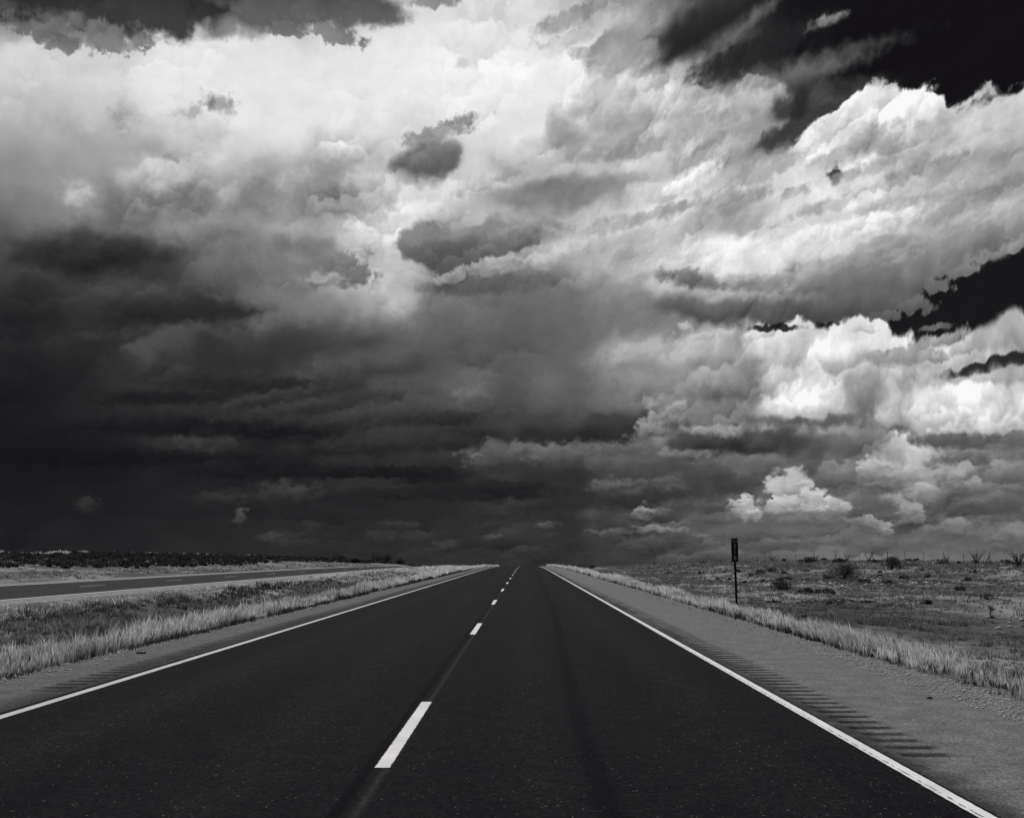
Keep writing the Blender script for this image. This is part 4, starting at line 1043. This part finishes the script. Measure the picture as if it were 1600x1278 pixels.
def land(x, y):
    x = np.asarray(x, float); y = np.asarray(y, float)
    near = np.clip((125 - y) / 40, 0, 1)
    xs = np.where(x > 11, 11 + (x - 11) * (1 - 0.26 * near), x)           # the right bank stands further off close by
    z = crest(y) + np.interp(xs, PX, PZ)
    off = np.clip(np.maximum(np.maximum(x - 5.2, -6.4 - x), 0) / 3, 0, 1) * np.where((x < -14.5) & (x > -29), 0, 1)
    z = z + off * ((vnoise(x / 9, y / 14, 1) - .5) * .35 + (vnoise(x / 2.2, y / 2.6, 2) - .5) * .14 + (vnoise(x / .7, y / .7, 3) - .5) * .05)
    return z
def road_z(x, y): return crest(y)

YS = np.concatenate([np.arange(-60, 0, 6), np.arange(0, 40, .5), np.arange(40, 120, 1.0), np.arange(120, 260, 2.5), np.arange(260, 500, 10), np.arange(500, 1200, 50), np.arange(1200, 3601, 400)])
XS = np.concatenate([[-3000, -1500, -700, -350, -200, -130, -95], np.arange(-80, -30, 1.2), np.arange(-30, -5, .5), np.arange(-5, 5, .6), np.arange(5, 14, .4), np.arange(14, 70, .9), [75, 85, 100, 130, 200, 350, 700, 1500, 3000]])
gx, gy = np.meshgrid(XS, YS)
gz = land(gx, gy)
under = ((gx > -5.9) & (gx < 4.7)) | ((gx > -28.0) & (gx < -15.6))
gz = gz - 0.06 * under
nx, ny = len(XS), len(YS)
ii = (np.arange(ny - 1)[:, None] * nx + np.arange(nx - 1)[None, :]).ravel()
Q = np.stack([ii, ii + 1, ii + nx + 1, ii + nx], 1)
ground = np_mesh('ground', np.stack([gx.ravel(), gy.ravel(), gz.ravel()], 1), Q, mat=M_SOIL, smooth=True)
tag(ground, kind='structure')

def strip(name, xs, ys, dz, mat, parent=None, zfun=None):
    X, Y = np.meshgrid(np.asarray(xs, float), np.asarray(ys, float))
    Z = crest(Y) + dz
    if zfun is not None: Z = Z + zfun(X, Y)
    a, b = len(xs), len(ys)
    i = (np.arange(b - 1)[:, None] * a + np.arange(a - 1)[None, :]).ravel()
    return np_mesh(name, np.stack([X.ravel(), Y.ravel(), Z.ravel()], 1), np.stack([i, i + 1, i + a + 1, i + a], 1), mat=mat, parent=parent, smooth=True)

RY = np.concatenate([np.arange(-60, 0, 4), np.arange(0, 300, 2.0), np.arange(300, 901, 30)])
road = tag(strip('road', [-4.86, -3, -1, 1, 2.635], RY, 0.0, M_ROAD), kind='structure')
e1 = strip('edge_line', [2.505, 2.615], RY, 0.004, M_PAINT, road)
e2 = strip('edge_line', [-4.785, -4.67], RY, 0.004, M_PAINTL, road)
for i in range(24):
    y0 = 7.28 + 12.19 * i
    strip('lane_dash', [-1.035, -0.925], np.linspace(y0, y0 + 3.22, 4), 0.004, M_DASH, road)
# shoulders, with the rumble grooves really milled in
def rumble(xa, xb, y0, y1, ph):
    def f(X, Y):
        gsoft = np.clip((X - xa) / .05, 0, 1) * np.clip((xb - X) / .05, 0, 1) * ((Y > y0) & (Y < y1))
        # sets of grooves with plain gaps between
        s = np.maximum(0, np.cos(2 * math.pi * (Y + ph) / .30)) ** 1.0
        return -0.022 * gsoft * s
    return f
SY = np.concatenate([np.arange(-60, 5, 2.5), np.arange(5, 75, .038), np.arange(75, 300, 3.0), np.arange(300, 901, 30)])
sh_r = tag(strip('road_shoulder', [2.635, 2.72, 2.75, 2.79, 2.93, 3.07, 3.11, 3.15, 4.0, 4.97], SY, 0.002, M_SHR, None, rumble(2.73, 3.13, 7.72, 74, 0.0)), kind='structure')
sh_l = tag(strip('road_shoulder', [-6.12, -5.5, -5.36, -5.32, -5.27, -5.15, -5.03, -4.99, -4.95, -4.86], SY, 0.002, M_SHL, None, rumble(-5.35, -4.96, 11.3, 74, 0.1)), kind='structure')
road2 = tag(strip('road', [-26.3, -24, -20, -17.2], RY, 0.0, M_ROAD2), kind='structure')
strip('edge_line', [-17.55, -17.3], RY, 0.004, M_PAINT2, road2)
strip('edge_line', [-26.15, -25.9], RY, 0.004, M_PAINT2, road2)
for i in range(16):
    y0 = 26.0 + 12.19 * i
    strip('lane_dash', [-21.78, -21.66], np.linspace(y0, y0 + 3.1, 4), 0.004, M_PAINT2, road2)
tag(strip('road_shoulder', [-17.2, -16.4, -15.4], RY, 0.002, M_SHO), kind='structure')
tag(strip('road_shoulder', [-28.3, -27, -26.3], RY, 0.002, M_SHO), kind='structure')

# ---------------------------------------------------------------- grasses
def grass(name, specs, mat, label, cat='grass'):
    """many curved blades in tufts, one object. spec: x0,x1,y0,y1,tufts per m2,blades,height,spread,lean-x,tone0,tone1"""
    Vs = []; Qs = []; Ts = []; tn = []; base = 0
    for (x0, x1, y0, y1, dens, nb, hgt, spread, lean, t0, t1) in specs:
        n = int(abs(x1 - x0) * (y1 - y0) * dens * 1.35)
        tx = rng.uniform(x0, x1, n); ty = rng.uniform(y0, y1, n)
        keep = vnoise(tx / 1.3, ty / 2.0, 7) * .6 + vnoise(tx / .45, ty / .6, 8) * .4 > rng.uniform(.18, .70, n)
        tx = tx[keep]; ty = ty[keep]; n = len(tx)
        th = hgt * (0.35 + 1.1 * vnoise(tx / 1.1, ty / 1.7, 9)) * rng.uniform(.7, 1.15, n)
        tt = t0 + (t1 - t0) * np.clip(vnoise(tx / .9, ty / 1.2, 10) * .6 + rng.uniform(0, .4, n), 0, 1)
        bx = np.repeat(tx, nb) + rng.normal(0, spread * .35, n * nb); by = np.repeat(ty, nb) + rng.normal(0, spread * .35, n * nb)
        N = n * nb
        h = np.repeat(th, nb) * rng.uniform(.5, 1.1, N)
        d = np.hypot(bx, by)
        w = np.maximum(.0018, .00033 * d) * rng.uniform(.7, 1.4, N)
        az = rng.uniform(0, 2 * math.pi, N); out = rng.uniform(.05, .42, N) * h
        dx = np.cos(az) * out + lean * h + (vnoise(bx / 3, by / 3, 12) - .5) * .3 * h; dy = np.sin(az) * out
        yaw = rng.uniform(0, math.pi, N); sx = np.cos(yaw) * w; sy = np.sin(yaw) * w * .6
        z = land(bx, by) - .02
        L = []
        for f, wf in ((0, 1.0), (.4, .9), (.75, .6)):
            b = f ** 1.8
            cxp = bx + dx * b; cyp = by + dy * b; cz = z + h * (f - .12 * f * f)
            L.append(np.stack([cxp - sx * wf, cyp - sy * wf, cz], 1)); L.append(np.stack([cxp + sx * wf, cyp + sy * wf, cz], 1))
        L.append(np.stack([bx + dx, by + dy, z + h * .88], 1))
        V = np.stack(L, 1).reshape(-1, 3)
        o = base + np.arange(N) * 7
        Qs.append(np.stack([o, o + 1, o + 3, o + 2], 1)); Qs.append(np.stack([o + 2, o + 3, o + 5, o + 4], 1))
        Ts.append(np.stack([o + 4, o + 5, o + 6], 1))
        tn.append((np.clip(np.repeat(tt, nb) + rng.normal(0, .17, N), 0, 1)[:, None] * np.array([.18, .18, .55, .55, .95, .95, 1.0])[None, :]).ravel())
        Vs.append(V); base += N * 7
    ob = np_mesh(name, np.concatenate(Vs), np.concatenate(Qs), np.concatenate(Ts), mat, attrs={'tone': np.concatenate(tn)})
    return tag(ob, label, cat, kind='stuff')

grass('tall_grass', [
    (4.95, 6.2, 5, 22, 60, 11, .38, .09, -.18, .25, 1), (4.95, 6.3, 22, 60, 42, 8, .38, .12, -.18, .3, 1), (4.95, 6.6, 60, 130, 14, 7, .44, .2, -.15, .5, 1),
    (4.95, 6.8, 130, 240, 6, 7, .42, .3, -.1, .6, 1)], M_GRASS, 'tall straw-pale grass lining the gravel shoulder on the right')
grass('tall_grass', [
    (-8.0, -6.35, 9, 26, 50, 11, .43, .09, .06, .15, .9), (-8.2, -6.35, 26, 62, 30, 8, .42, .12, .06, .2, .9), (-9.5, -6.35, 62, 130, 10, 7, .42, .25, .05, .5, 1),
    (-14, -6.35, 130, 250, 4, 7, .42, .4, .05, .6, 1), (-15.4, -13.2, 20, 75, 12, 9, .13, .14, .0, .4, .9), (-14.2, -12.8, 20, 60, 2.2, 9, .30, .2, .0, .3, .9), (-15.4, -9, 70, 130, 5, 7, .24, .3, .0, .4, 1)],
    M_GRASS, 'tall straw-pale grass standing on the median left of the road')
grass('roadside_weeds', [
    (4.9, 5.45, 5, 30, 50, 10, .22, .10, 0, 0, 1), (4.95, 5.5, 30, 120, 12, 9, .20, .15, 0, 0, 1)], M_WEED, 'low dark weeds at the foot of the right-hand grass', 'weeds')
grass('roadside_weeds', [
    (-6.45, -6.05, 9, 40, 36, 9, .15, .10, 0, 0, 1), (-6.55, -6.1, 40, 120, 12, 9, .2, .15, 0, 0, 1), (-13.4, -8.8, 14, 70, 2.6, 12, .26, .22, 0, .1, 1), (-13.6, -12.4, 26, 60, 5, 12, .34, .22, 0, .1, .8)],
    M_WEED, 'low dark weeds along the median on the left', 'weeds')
grass('bank_weeds', [(-54, -35.5, 46, 150, 2.2, 11, .34, .45, 0, .0, .8), (-54, -36, 150, 270, .9, 10, .4, .8, 0, 0, .8)], M_WEED, 'dark weeds matting the bank beyond the opposite road', 'weeds')
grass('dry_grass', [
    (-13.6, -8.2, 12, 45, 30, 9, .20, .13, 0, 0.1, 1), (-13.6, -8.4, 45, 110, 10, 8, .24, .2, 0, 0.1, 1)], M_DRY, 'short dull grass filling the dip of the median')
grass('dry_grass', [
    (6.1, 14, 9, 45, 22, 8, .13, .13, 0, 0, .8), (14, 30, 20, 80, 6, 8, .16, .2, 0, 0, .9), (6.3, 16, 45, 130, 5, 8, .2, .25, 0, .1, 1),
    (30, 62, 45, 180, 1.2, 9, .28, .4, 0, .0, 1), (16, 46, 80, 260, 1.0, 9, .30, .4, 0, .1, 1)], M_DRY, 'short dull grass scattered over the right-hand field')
grass('bank_grass', [
    (-61, -54, 50, 220, .9, 10, .50, .5, 0, .4, 1), (-33, -28.4, 40, 200, 1.6, 9, .26, .3, 0, .0, .6)],
    M_GRASS, 'pale dry grass on the bank beyond the opposite road')

# ---------------------------------------------------------------- stones
def stones(name, specs, label):
    bmv = bmesh.new(); bmesh.ops.create_icosphere(bmv, subdivisions=1, radius=1)
    bv = np.array([v.co for v in bmv.verts]); bf = np.array([[v.index for v in f.verts] for f in bmv.faces]); bmv.free()
    Vs = []; Ts = []; base = 0
    for (x0, x1, y0, y1, n, s0, s1, thr) in specs:
        x = rng.uniform(x0, x1, n); y = rng.uniform(y0, y1, n)
        k_ = vnoise(x / 5, y / 9, 21) > thr
        x = x[k_]; y = y[k_]; n = len(x)
        s = s0 + (s1 - s0) * rng.power(.45, n)
        for i in range(n):
            v = bv * rng.uniform(.6, 1.25, bv.shape) * np.array([1.0, .9, .6]) * s[i]
            a = rng.uniform(0, 6.28); c, t = math.cos(a), math.sin(a)
            v = v @ np.array([[c, t, 0], [-t, c, 0], [0, 0, 1]])
            zz = land(x[i], y[i]) if not (4.0 < x[i] < 4.97 or -6.1 < x[i] < -5.4) else crest(y[i])
            Vs.append(v + np.array([x[i], y[i], zz + .2 * s[i]])); Ts.append(bf + base); base += len(bv)
    return tag(np_mesh(name, np.concatenate(Vs), None, np.concatenate(Ts), M_STONE), label, 'stones', kind='stuff')
stones('loose_gravel', [(4.3, 5.05, 5.5, 20, 5200, .005, .024, 0), (4.45, 5.0, 20, 45, 1800, .008, .03, 0), (-6.25, -5.75, 10, 45, 3800, .005, .026, 0), (3.2, 4.4, 5.5, 14, 500, .003, .009, 0)], 'loose gravel along the outer edges of the road shoulders')
stones('pale_stones', [(16, 34, 60, 230, 1500, .05, .24, .50), (12, 34, 28, 70, 1300, .03, .12, .53), (34, 46, 90, 220, 900, .06, .25, .45), (22, 40, 50, 95, 900, .05, .2, .45), (8, 20, 14, 34, 240, .02, .08, .6)],
       'pale stones strewn over the right-hand bank below the fence')
stones('pale_stones', [(-37, -28.6, 70, 200, 1500, .06, .26, .35), (-34, -28.6, 45, 75, 200, .04, .15, .55)], 'pale stones on the foot of the bank beyond the opposite road')

# ---------------------------------------------------------------- shrubs
def foliage(n, clumps, leaf, seed):
    """leaf-sized faces filling overlapping clumps: verts, quads, tone"""
    r = np.random.default_rng(seed)
    c = np.array([q[:3] for q in clumps]); rad = np.array([q[3] for q in clumps])
    wi = r.choice(len(clumps), n, p=rad ** 2 / (rad ** 2).sum())
    d = r.normal(size=(n, 3)); d /= np.linalg.norm(d, axis=1)[:, None]
    pos = c[wi] + d * (rad[wi] * r.uniform(.45, 1.08, n) ** .7)[:, None] * np.array([1, 1, .85])
    pos[:, 2] = np.abs(pos[:, 2])
    a = r.normal(size=(n, 3)); a /= np.linalg.norm(a, axis=1)[:, None]
    b = np.cross(a, r.normal(size=(n, 3))); b /= np.linalg.norm(b, axis=1)[:, None]
    s = leaf * r.uniform(.6, 1.5, n)[:, None]
    V = np.stack([pos - a * s, pos + b * s * .5, pos + a * s, pos - b * s * .5], 1).reshape(-1, 3)
    t = np.repeat(np.clip(r.uniform(0, .6, n) + (wi % 3) * .2, 0, 1), 4)
    return V, np.arange(n * 4).reshape(-1, 4), t
def clump_set(w, h, n, seed):
    r = random.Random(seed); out = []
    for i in range(n):
        a = r.uniform(0, 6.28); q = r.uniform(0, 1) ** .6
        rr = h * r.uniform(.26, .46)
        out.append((math.cos(a) * q * (w / 2 - rr * .6), math.sin(a) * q * (w / 2 - rr * .6), max(rr * .8, (h - rr) * (1 - .55 * q) * r.uniform(.65, 1.0)), rr))
    return out
def shrub(x, y, w, h, label, seed, cat='shrub', name='desert_shrub', group='shrubs on the right-hand field', leaf=.035, n=900, mat=None):
    root = empty(name, (x, y, float(land(x, y)) - .03))
    tag(root, label, cat, group)
    cl = clump_set(w, h, 9, seed)
    V, Qd, t = foliage(n, cl, leaf, seed)
    np_mesh('foliage', V, Qd, mat=mat or M_LEAF, parent=root, attrs={'tone': t})
    parts = []
    for c in cl[:7]:
        parts.append(tube([(0, 0, -.05), (c[0] * .45, c[1] * .45, c[2] * .5), (c[0], c[1], c[2] + c[3] * .5)], [.025 * h, .018 * h, .006 * h], 4))
    mesh_obj('stem', *join(parts), M_BARK, root)
    return root

for s in (
    (32.5, 92.1, 2.1, 1.3, 'largest dark round shrub on the right, cutting the skyline below the fence', 31, .045, 1500),
    (24.1, 78.8, 2.2, 1.35, 'broad dark shrub on the stony bank left of and below the skyline bush', 32, .045, 1500),
    (21.3, 94.1, .8, .6, 'left one of two small round shrubs side by side behind the mile marker', 33, .035, 600),
    (23.3, 98.4, .95, .55, 'right one of two small round shrubs side by side behind the mile marker', 34, .035, 600),
    (14.5, 59.0, 1.1, .68, 'compact dark round shrub standing alone just right of the mile marker', 35, .035, 1000),
    (15.3, 53.6, 2.0, .42, 'wide flattened shrub spreading below the broad shrub on the bank', 36, .04, 1000),
    (12.1, 41.3, .9, .22, 'low dark mat of a shrub in front of the flattened shrub', 37, .03, 500),
    (13.8, 42.0, .5, .16, 'tiny dark tuft beside the low mat shrub, with a pale stone by it', 38, .025, 300),
    (10.7, 45.1, .7, .16, 'thin low shrub right behind the grass close to the mile marker post', 39, .028, 350),
    (14.9, 38.8, .4, .22, 'small dark shrub alone in the middle of the flat field', 40, .025, 350),
    (13.2, 203.9, 1.5, .8, 'far small shrub on the skyline where the right bank begins to rise', 41, .06, 500),
    (21.8, 67.6, 1.4, .34, 'low spreading shrub at the foot of the stony bank', 42, .035, 600),
    (22.3, 53.6, .5, .3, 'small shrub among pale stones at the right of the bank', 43, .03, 350),
    (22.8, 65.3, .9, .3, 'low shrub under the largest skyline shrub', 44, .03, 450),
    (39.4, 130.5, 2.0, .8, 'dark bush under the fence line, half way along the skyline', 45, .06, 800),
    (38.6, 141.8, 2.4, .9, 'dark bush under the far end of the fence near the marker sign', 46, .06, 800)):
    shrub(s[0], s[1], s[2] * 1.2, s[3] * 1.2, s[4], s[5], leaf=s[6], n=int(s[7] * 1.7))
# a dry stalk standing in the field
root = empty('dry_stalk', (14.2, 32.0, float(land(14.2, 32.0)))); tag(root, 'thin dark upright dead stalk standing alone in the right-hand field', 'plant')
mesh_obj('stem', *join([tube([(0, 0, -.05), (.01, 0, .2), (0, .01, .42)], [.02, .017, .006], 5), tube([(.01, 0, .2), (.07, .01, .3)], [.010, .004], 4), tube([(.005, 0, .12), (-.06, .0, .2)], [.010, .004], 4)]), M_BARK, root)
V_, Q_, t_ = foliage(40, [(0, 0, .30, .05), (.04, 0, .25, .03)], .018, 77)
np_mesh('foliage', V_, Q_, mat=M_LEAF, parent=root, attrs={'tone': t_})


# dark scrub that covers the far bank on the left as one mass
def scrub(name, specs, label, leaf):
    Vs = []; Qs = []; tt = []; base = 0
    for (x0, x1, y0, y1, n, h0, h1, nl) in specs:
        for i in range(n):
            x = rng.uniform(x0, x1); y = rng.uniform(y0, y1); h = rng.uniform(h0, h1); w = h * rng.uniform(1.2, 2.2)
            V, Qd, t = foliage(nl, clump_set(w, h, 5, int(rng.integers(1e6))), leaf * (y / 100 + .3), int(rng.integers(1e6)))
            V = V + np.array([x, y, float(land(x, y)) - .05])
            Vs.append(V); Qs.append(Qd + base); tt.append(t); base += len(V)
    return tag(np_mesh(name, np.concatenate(Vs), np.concatenate(Qs), mat=M_LEAF, attrs={'tone': np.concatenate(tt)}), label, 'scrub', kind='stuff')
scrub('bank_scrub', [(-54, -34.5, 48, 150, 620, .3, .6, 240), (-56, -36, 150, 260, 260, .35, .8, 150), (-52, -40, 260, 420, 60, .7, 1.3, 140)], 'dark low scrub covering the bank beyond the opposite road', .07)
scrub('field_scrub', [(46, 62, 62, 100, 60, .4, .8, 200), (40, 60, 100, 170, 60, .35, .75, 180), (14, 42, 40, 110, 60, .15, .5, 150), (7, 13, 200, 330, 50, .5, 1.1, 160), (30, 60, 200, 420, 60, .4, .9, 140), (8, 20, 18, 40, 60, .06, .15, 60)],
      'dark low scrub dotted over the right-hand field', .06)

# ---------------------------------------------------------------- trees far on the left bank
def small_tree(x, y, w, h, label, seed):
    root = empty('desert_tree', (x, y, float(land(x, y)) - .05)); tag(root, label, 'tree', 'small trees at the end of the left bank')
    cl = [(c[0], c[1], c[2] + h * .12, c[3]) for c in clump_set(w, h * .9, 12, seed)]
    V, Qd, t = foliage(1500, cl, .12, seed)
    np_mesh('crown', V, Qd, mat=M_LEAF, parent=root, attrs={'tone': t})
    parts = [tube([(0, 0, -.1), (.05, 0, h * .25), (0, .05, h * .6)], [.09 * h / 2, .07 * h / 2, .03], 6)]
    for c in cl[:8]: parts.append(tube([(.03, 0, h * .22), (c[0] * .5, c[1] * .5, c[2] * .7), (c[0], c[1], c[2])], [.035 * h / 2, .025 * h / 2, .01], 4))
    mesh_obj('trunk', *join(parts), M_BARK, root)
    return root

small_tree(-43.5, 305.4, 4.6, 3.3, 'dark round-topped tree standing left of the gap at the end of the bank', 51)
small_tree(-43.6, 326.0, 3.4, 3.7, 'tallest narrow dark tree at the end of the bank', 52)
small_tree(-38.7, 320.3, 3.6, 2.4, 'low dark tree at the far right end of the bank by the opposite road', 53)
small_tree(-34.6, 211.3, 1.9, 1.3, 'small dark tree nearest the camera beside the opposite road', 54)
small_tree(-47.0, 260.0, 4.0, 2.0, 'squat dark tree set back on the bank crest', 55)


# ---------------------------------------------------------------- tall branching desert plants on the skyline
def wand_plant(x, y, h, nst, spread, label, seed, name='ocotillo', group='wand-stemmed plants by the fence'):
    r = random.Random(seed)
    root = empty(name, (x, y, float(land(x, y)) - .03)); tag(root, label, 'desert plant', group)
    for i in range(nst):
        a = 2 * math.pi * i / nst + r.uniform(-.3, .3); s = spread * r.uniform(.35, 1.0); hh = h * r.uniform(.6, 1.0)
        p = [(math.cos(a) * s * hh * f ** 1.2 + r.uniform(-.03, .03), math.sin(a) * s * hh * f ** 1.2, hh * f - (.1 * hh * f * f if f > .6 else 0)) for f in (0, .25, .5, .75, 1.0)]
        pt = [tube(p, [.030, .028, .024, .02, .008], 5)]
        if r.random() < .6:
            q = p[2]; b = a + r.choice((-1, 1)) * .9
            pt.append(tube([q, (q[0] + math.cos(b) * .22 * h, q[1] + math.sin(b) * .22 * h, q[2] + .28 * h)], [.022, .008], 5))
        mesh_obj('stem', *join(pt), M_BARK, root)
    V, Qd, t = foliage(160, [(0, 0, .12, .22), (.15, .1, .1, .18), (-.15, -.05, .1, .2)], .07, seed)
    np_mesh('foliage', V, Qd, mat=M_LEAF, parent=root, attrs={'tone': t})
    return root

wand_plant(47.0, 108.4, 1.9, 11, .8, 'fan of bare dark stems rising above the fence, second from the right edge', 61)
wand_plant(42.3, 89.2, 1.75, 15, .95, 'widest fan of dark stems at the right edge of the view', 62)
wand_plant(42.8, 129.3, 1.7, 7, .8, 'sparse slanting stems crossing the middle of the fence', 63)
wand_plant(46.5, 114.7, 1.4, 6, .45, 'small upright clump of stems between two fence posts near the right', 64)
wand_plant(46.6, 150.3, 1.5, 8, .7, 'small fan of stems at the middle of the distant fence', 65)
wand_plant(42.1, 150.5, 1.2, 14, .9, 'bushy cluster of short stems at the far left stretch of the fence', 66)
wand_plant(44.0, 185.0, 1.5, 12, .9, 'farthest dark stem cluster beside the mile marker panel on the skyline', 67)


# ---------------------------------------------------------------- wire fence along the skyline on the right
fx = 46.0
fence = tag(empty('wire_fence', (fx, 80, float(land(fx, 80)))), 'thin wire fence on steel posts running along the skyline on the right', 'fence')
fo = fence.location
tops = []
y = 80.0; i = 0
while y < 330:
    px = fx + random.uniform(-.15, .15); z = float(land(px, y)); h = random.uniform(1.15, 1.45)
    lx, ly = random.uniform(-.06, .06), random.uniform(-.08, .08)
    rad = .045 if i % 6 == 3 else .026
    b = Vector((px, y, z - .1)) - fo; t = Vector((px + lx, y + ly, z + h)) - fo
    mesh_obj('post', *tube([b, (b + t) / 2, t], [rad, rad * .95, rad * .85], 6), M_BARK, fence)
    if i % 9 == 4:
        mesh_obj('brace', *tube([b + Vector((0, 1.1, .1)), t - Vector((0, 0, .25))], [.045, .04], 5), M_BARK, fence)
    tops.append((b, t)); y += 5.65 * random.uniform(.93, 1.07); i += 1
for f in (.3, .52, .74, .94):
    V, F = join([tube([a[0].lerp(a[1], f), (a[0].lerp(a[1], f) + c[0].lerp(c[1], f)) / 2 - Vector((0, 0, .03)), c[0].lerp(c[1], f)], [.004] * 3, 4, False) for a, c in zip(tops, tops[1:])])
    mesh_obj('wire', V, F, M_STEEL, fence)

# ---------------------------------------------------------------- mile marker
sxp, syp = 6.5, 32.0
sz = float(land(sxp, syp))
marker = tag(empty('mile_marker', (sxp, syp, sz), R(6)), 'narrow dark mile marker sign on a single post in the right-hand grass', 'road sign')
# U-channel post
pr = [(-.035, .02), (-.035, .028), (-.018, .028), (-.012, -.006), (.012, -.006), (.018, .028), (.035, .028), (.035, .02), (.024, .02), (.018, -.014), (-.018, -.014), (-.024, .02)]
n = len(pr); hp = 2.12
V = [(a, b, -.25) for a, b in pr] + [(a - .03, b, hp) for a, b in pr]
F = [(i, (i + 1) % n, n + (i + 1) % n, n + i) for i in range(n)] + [tuple(range(n, 2 * n))]
mesh_obj('post', V, F, M_STEEL, marker)
def plate(w, h, r, y0, y1):
    pts = []
    for cx, cy, a0 in ((w / 2 - r, h / 2 - r, 0), (-w / 2 + r, h / 2 - r, 90), (-w / 2 + r, -h / 2 + r, 180), (w / 2 - r, -h / 2 + r, 270)):
        for s in range(5):
            a = R(a0 + 22.5 * s); pts.append((cx + r * math.cos(a), cy + r * math.sin(a)))
    m = len(pts)
    V = [(a, y0, b) for a, b in pts] + [(a, y1, b) for a, b in pts]
    return V, [tuple(range(m)), tuple(range(2 * m - 1, m - 1, -1))] + [((i + 1) % m, i, m + i, m + (i + 1) % m) for i in range(m)]
pz = 1.82
V, F = plate(.215, .72, .02, -.021, -.0165)
panel = mesh_obj('sign_panel', [(a - .028, b, c + pz) for a, b, c in V], F, M_SIGN, marker)
def word(txt, size, zc, xo=0.0):
    cu = bpy.data.curves.new('lettering', 'FONT'); cu.body = txt; cu.size = size; cu.align_x = 'CENTER'; cu.align_y = 'CENTER'; cu.extrude = .0008
    t = bpy.data.objects.new('lettering', cu); C.objects.link(t)
    dg = bpy.context.evaluated_depsgraph_get()
    me = bpy.data.meshes.new_from_object(t.evaluated_get(dg)); bpy.data.objects.remove(t)
    me.materials.clear(); me.materials.append(M_LETTER)
    o = bpy.data.objects.new('lettering', me); C.objects.link(o); o.parent = panel
    o.rotation_euler = (R(90), 0, 0); o.location = (-.028 + xo, -.0225, pz + zc)
word('MILE', .088, .275); word('3', .19, .12); word('1', .19, -.06); word('8', .19, -.245)
for zb in (.33, -.33):
    mesh_obj('bolt', *tube([(-.028, -.021, pz + zb), (-.028, -.030, pz + zb)], [.009, .007], 6), M_STEEL, marker)

# ---------------------------------------------------------------- litter on the shoulders
def lump(name, x, y, sx, sy, sz_, mat, label, cat, seed):
    b = bmesh.new(); bmesh.ops.create_icosphere(b, subdivisions=2, radius=1)
    r = random.Random(seed)
    for v in b.verts:
        f = r.uniform(.75, 1.15); v.co = Vector((v.co.x * sx * f, v.co.y * sy * f, max(-.2, v.co.z) * sz_ * f))
    me = bpy.data.meshes.new(name); b.to_mesh(me); b.free(); me.materials.append(mat)
    o = bpy.data.objects.new(name, me); C.objects.link(o); o.location = (x, y, float(crest(y)) + .2 * sz_ + .002)
    return tag(o, label, cat)
lump('tyre_scrap', -5.75, 15.6, .085, .05, .03, M_RUBBER, 'small black scrap of tyre lying on the left gravel shoulder', 'litter', 3)
lump('dark_stone', 4.12, 10.8, .03, .028, .018, M_RUBBER, 'single dark stone lying on the right gravel shoulder', 'stone', 4)

scene.cycles.use_adaptive_sampling = True
scene.cycles.adaptive_threshold = 0.02
scene.cycles.max_bounces = 3
scene.cycles.diffuse_bounces = 2
scene.cycles.glossy_bounces = 1
scene.cycles.transmission_bounces = 2
scene.cycles.transparent_max_bounces = 4
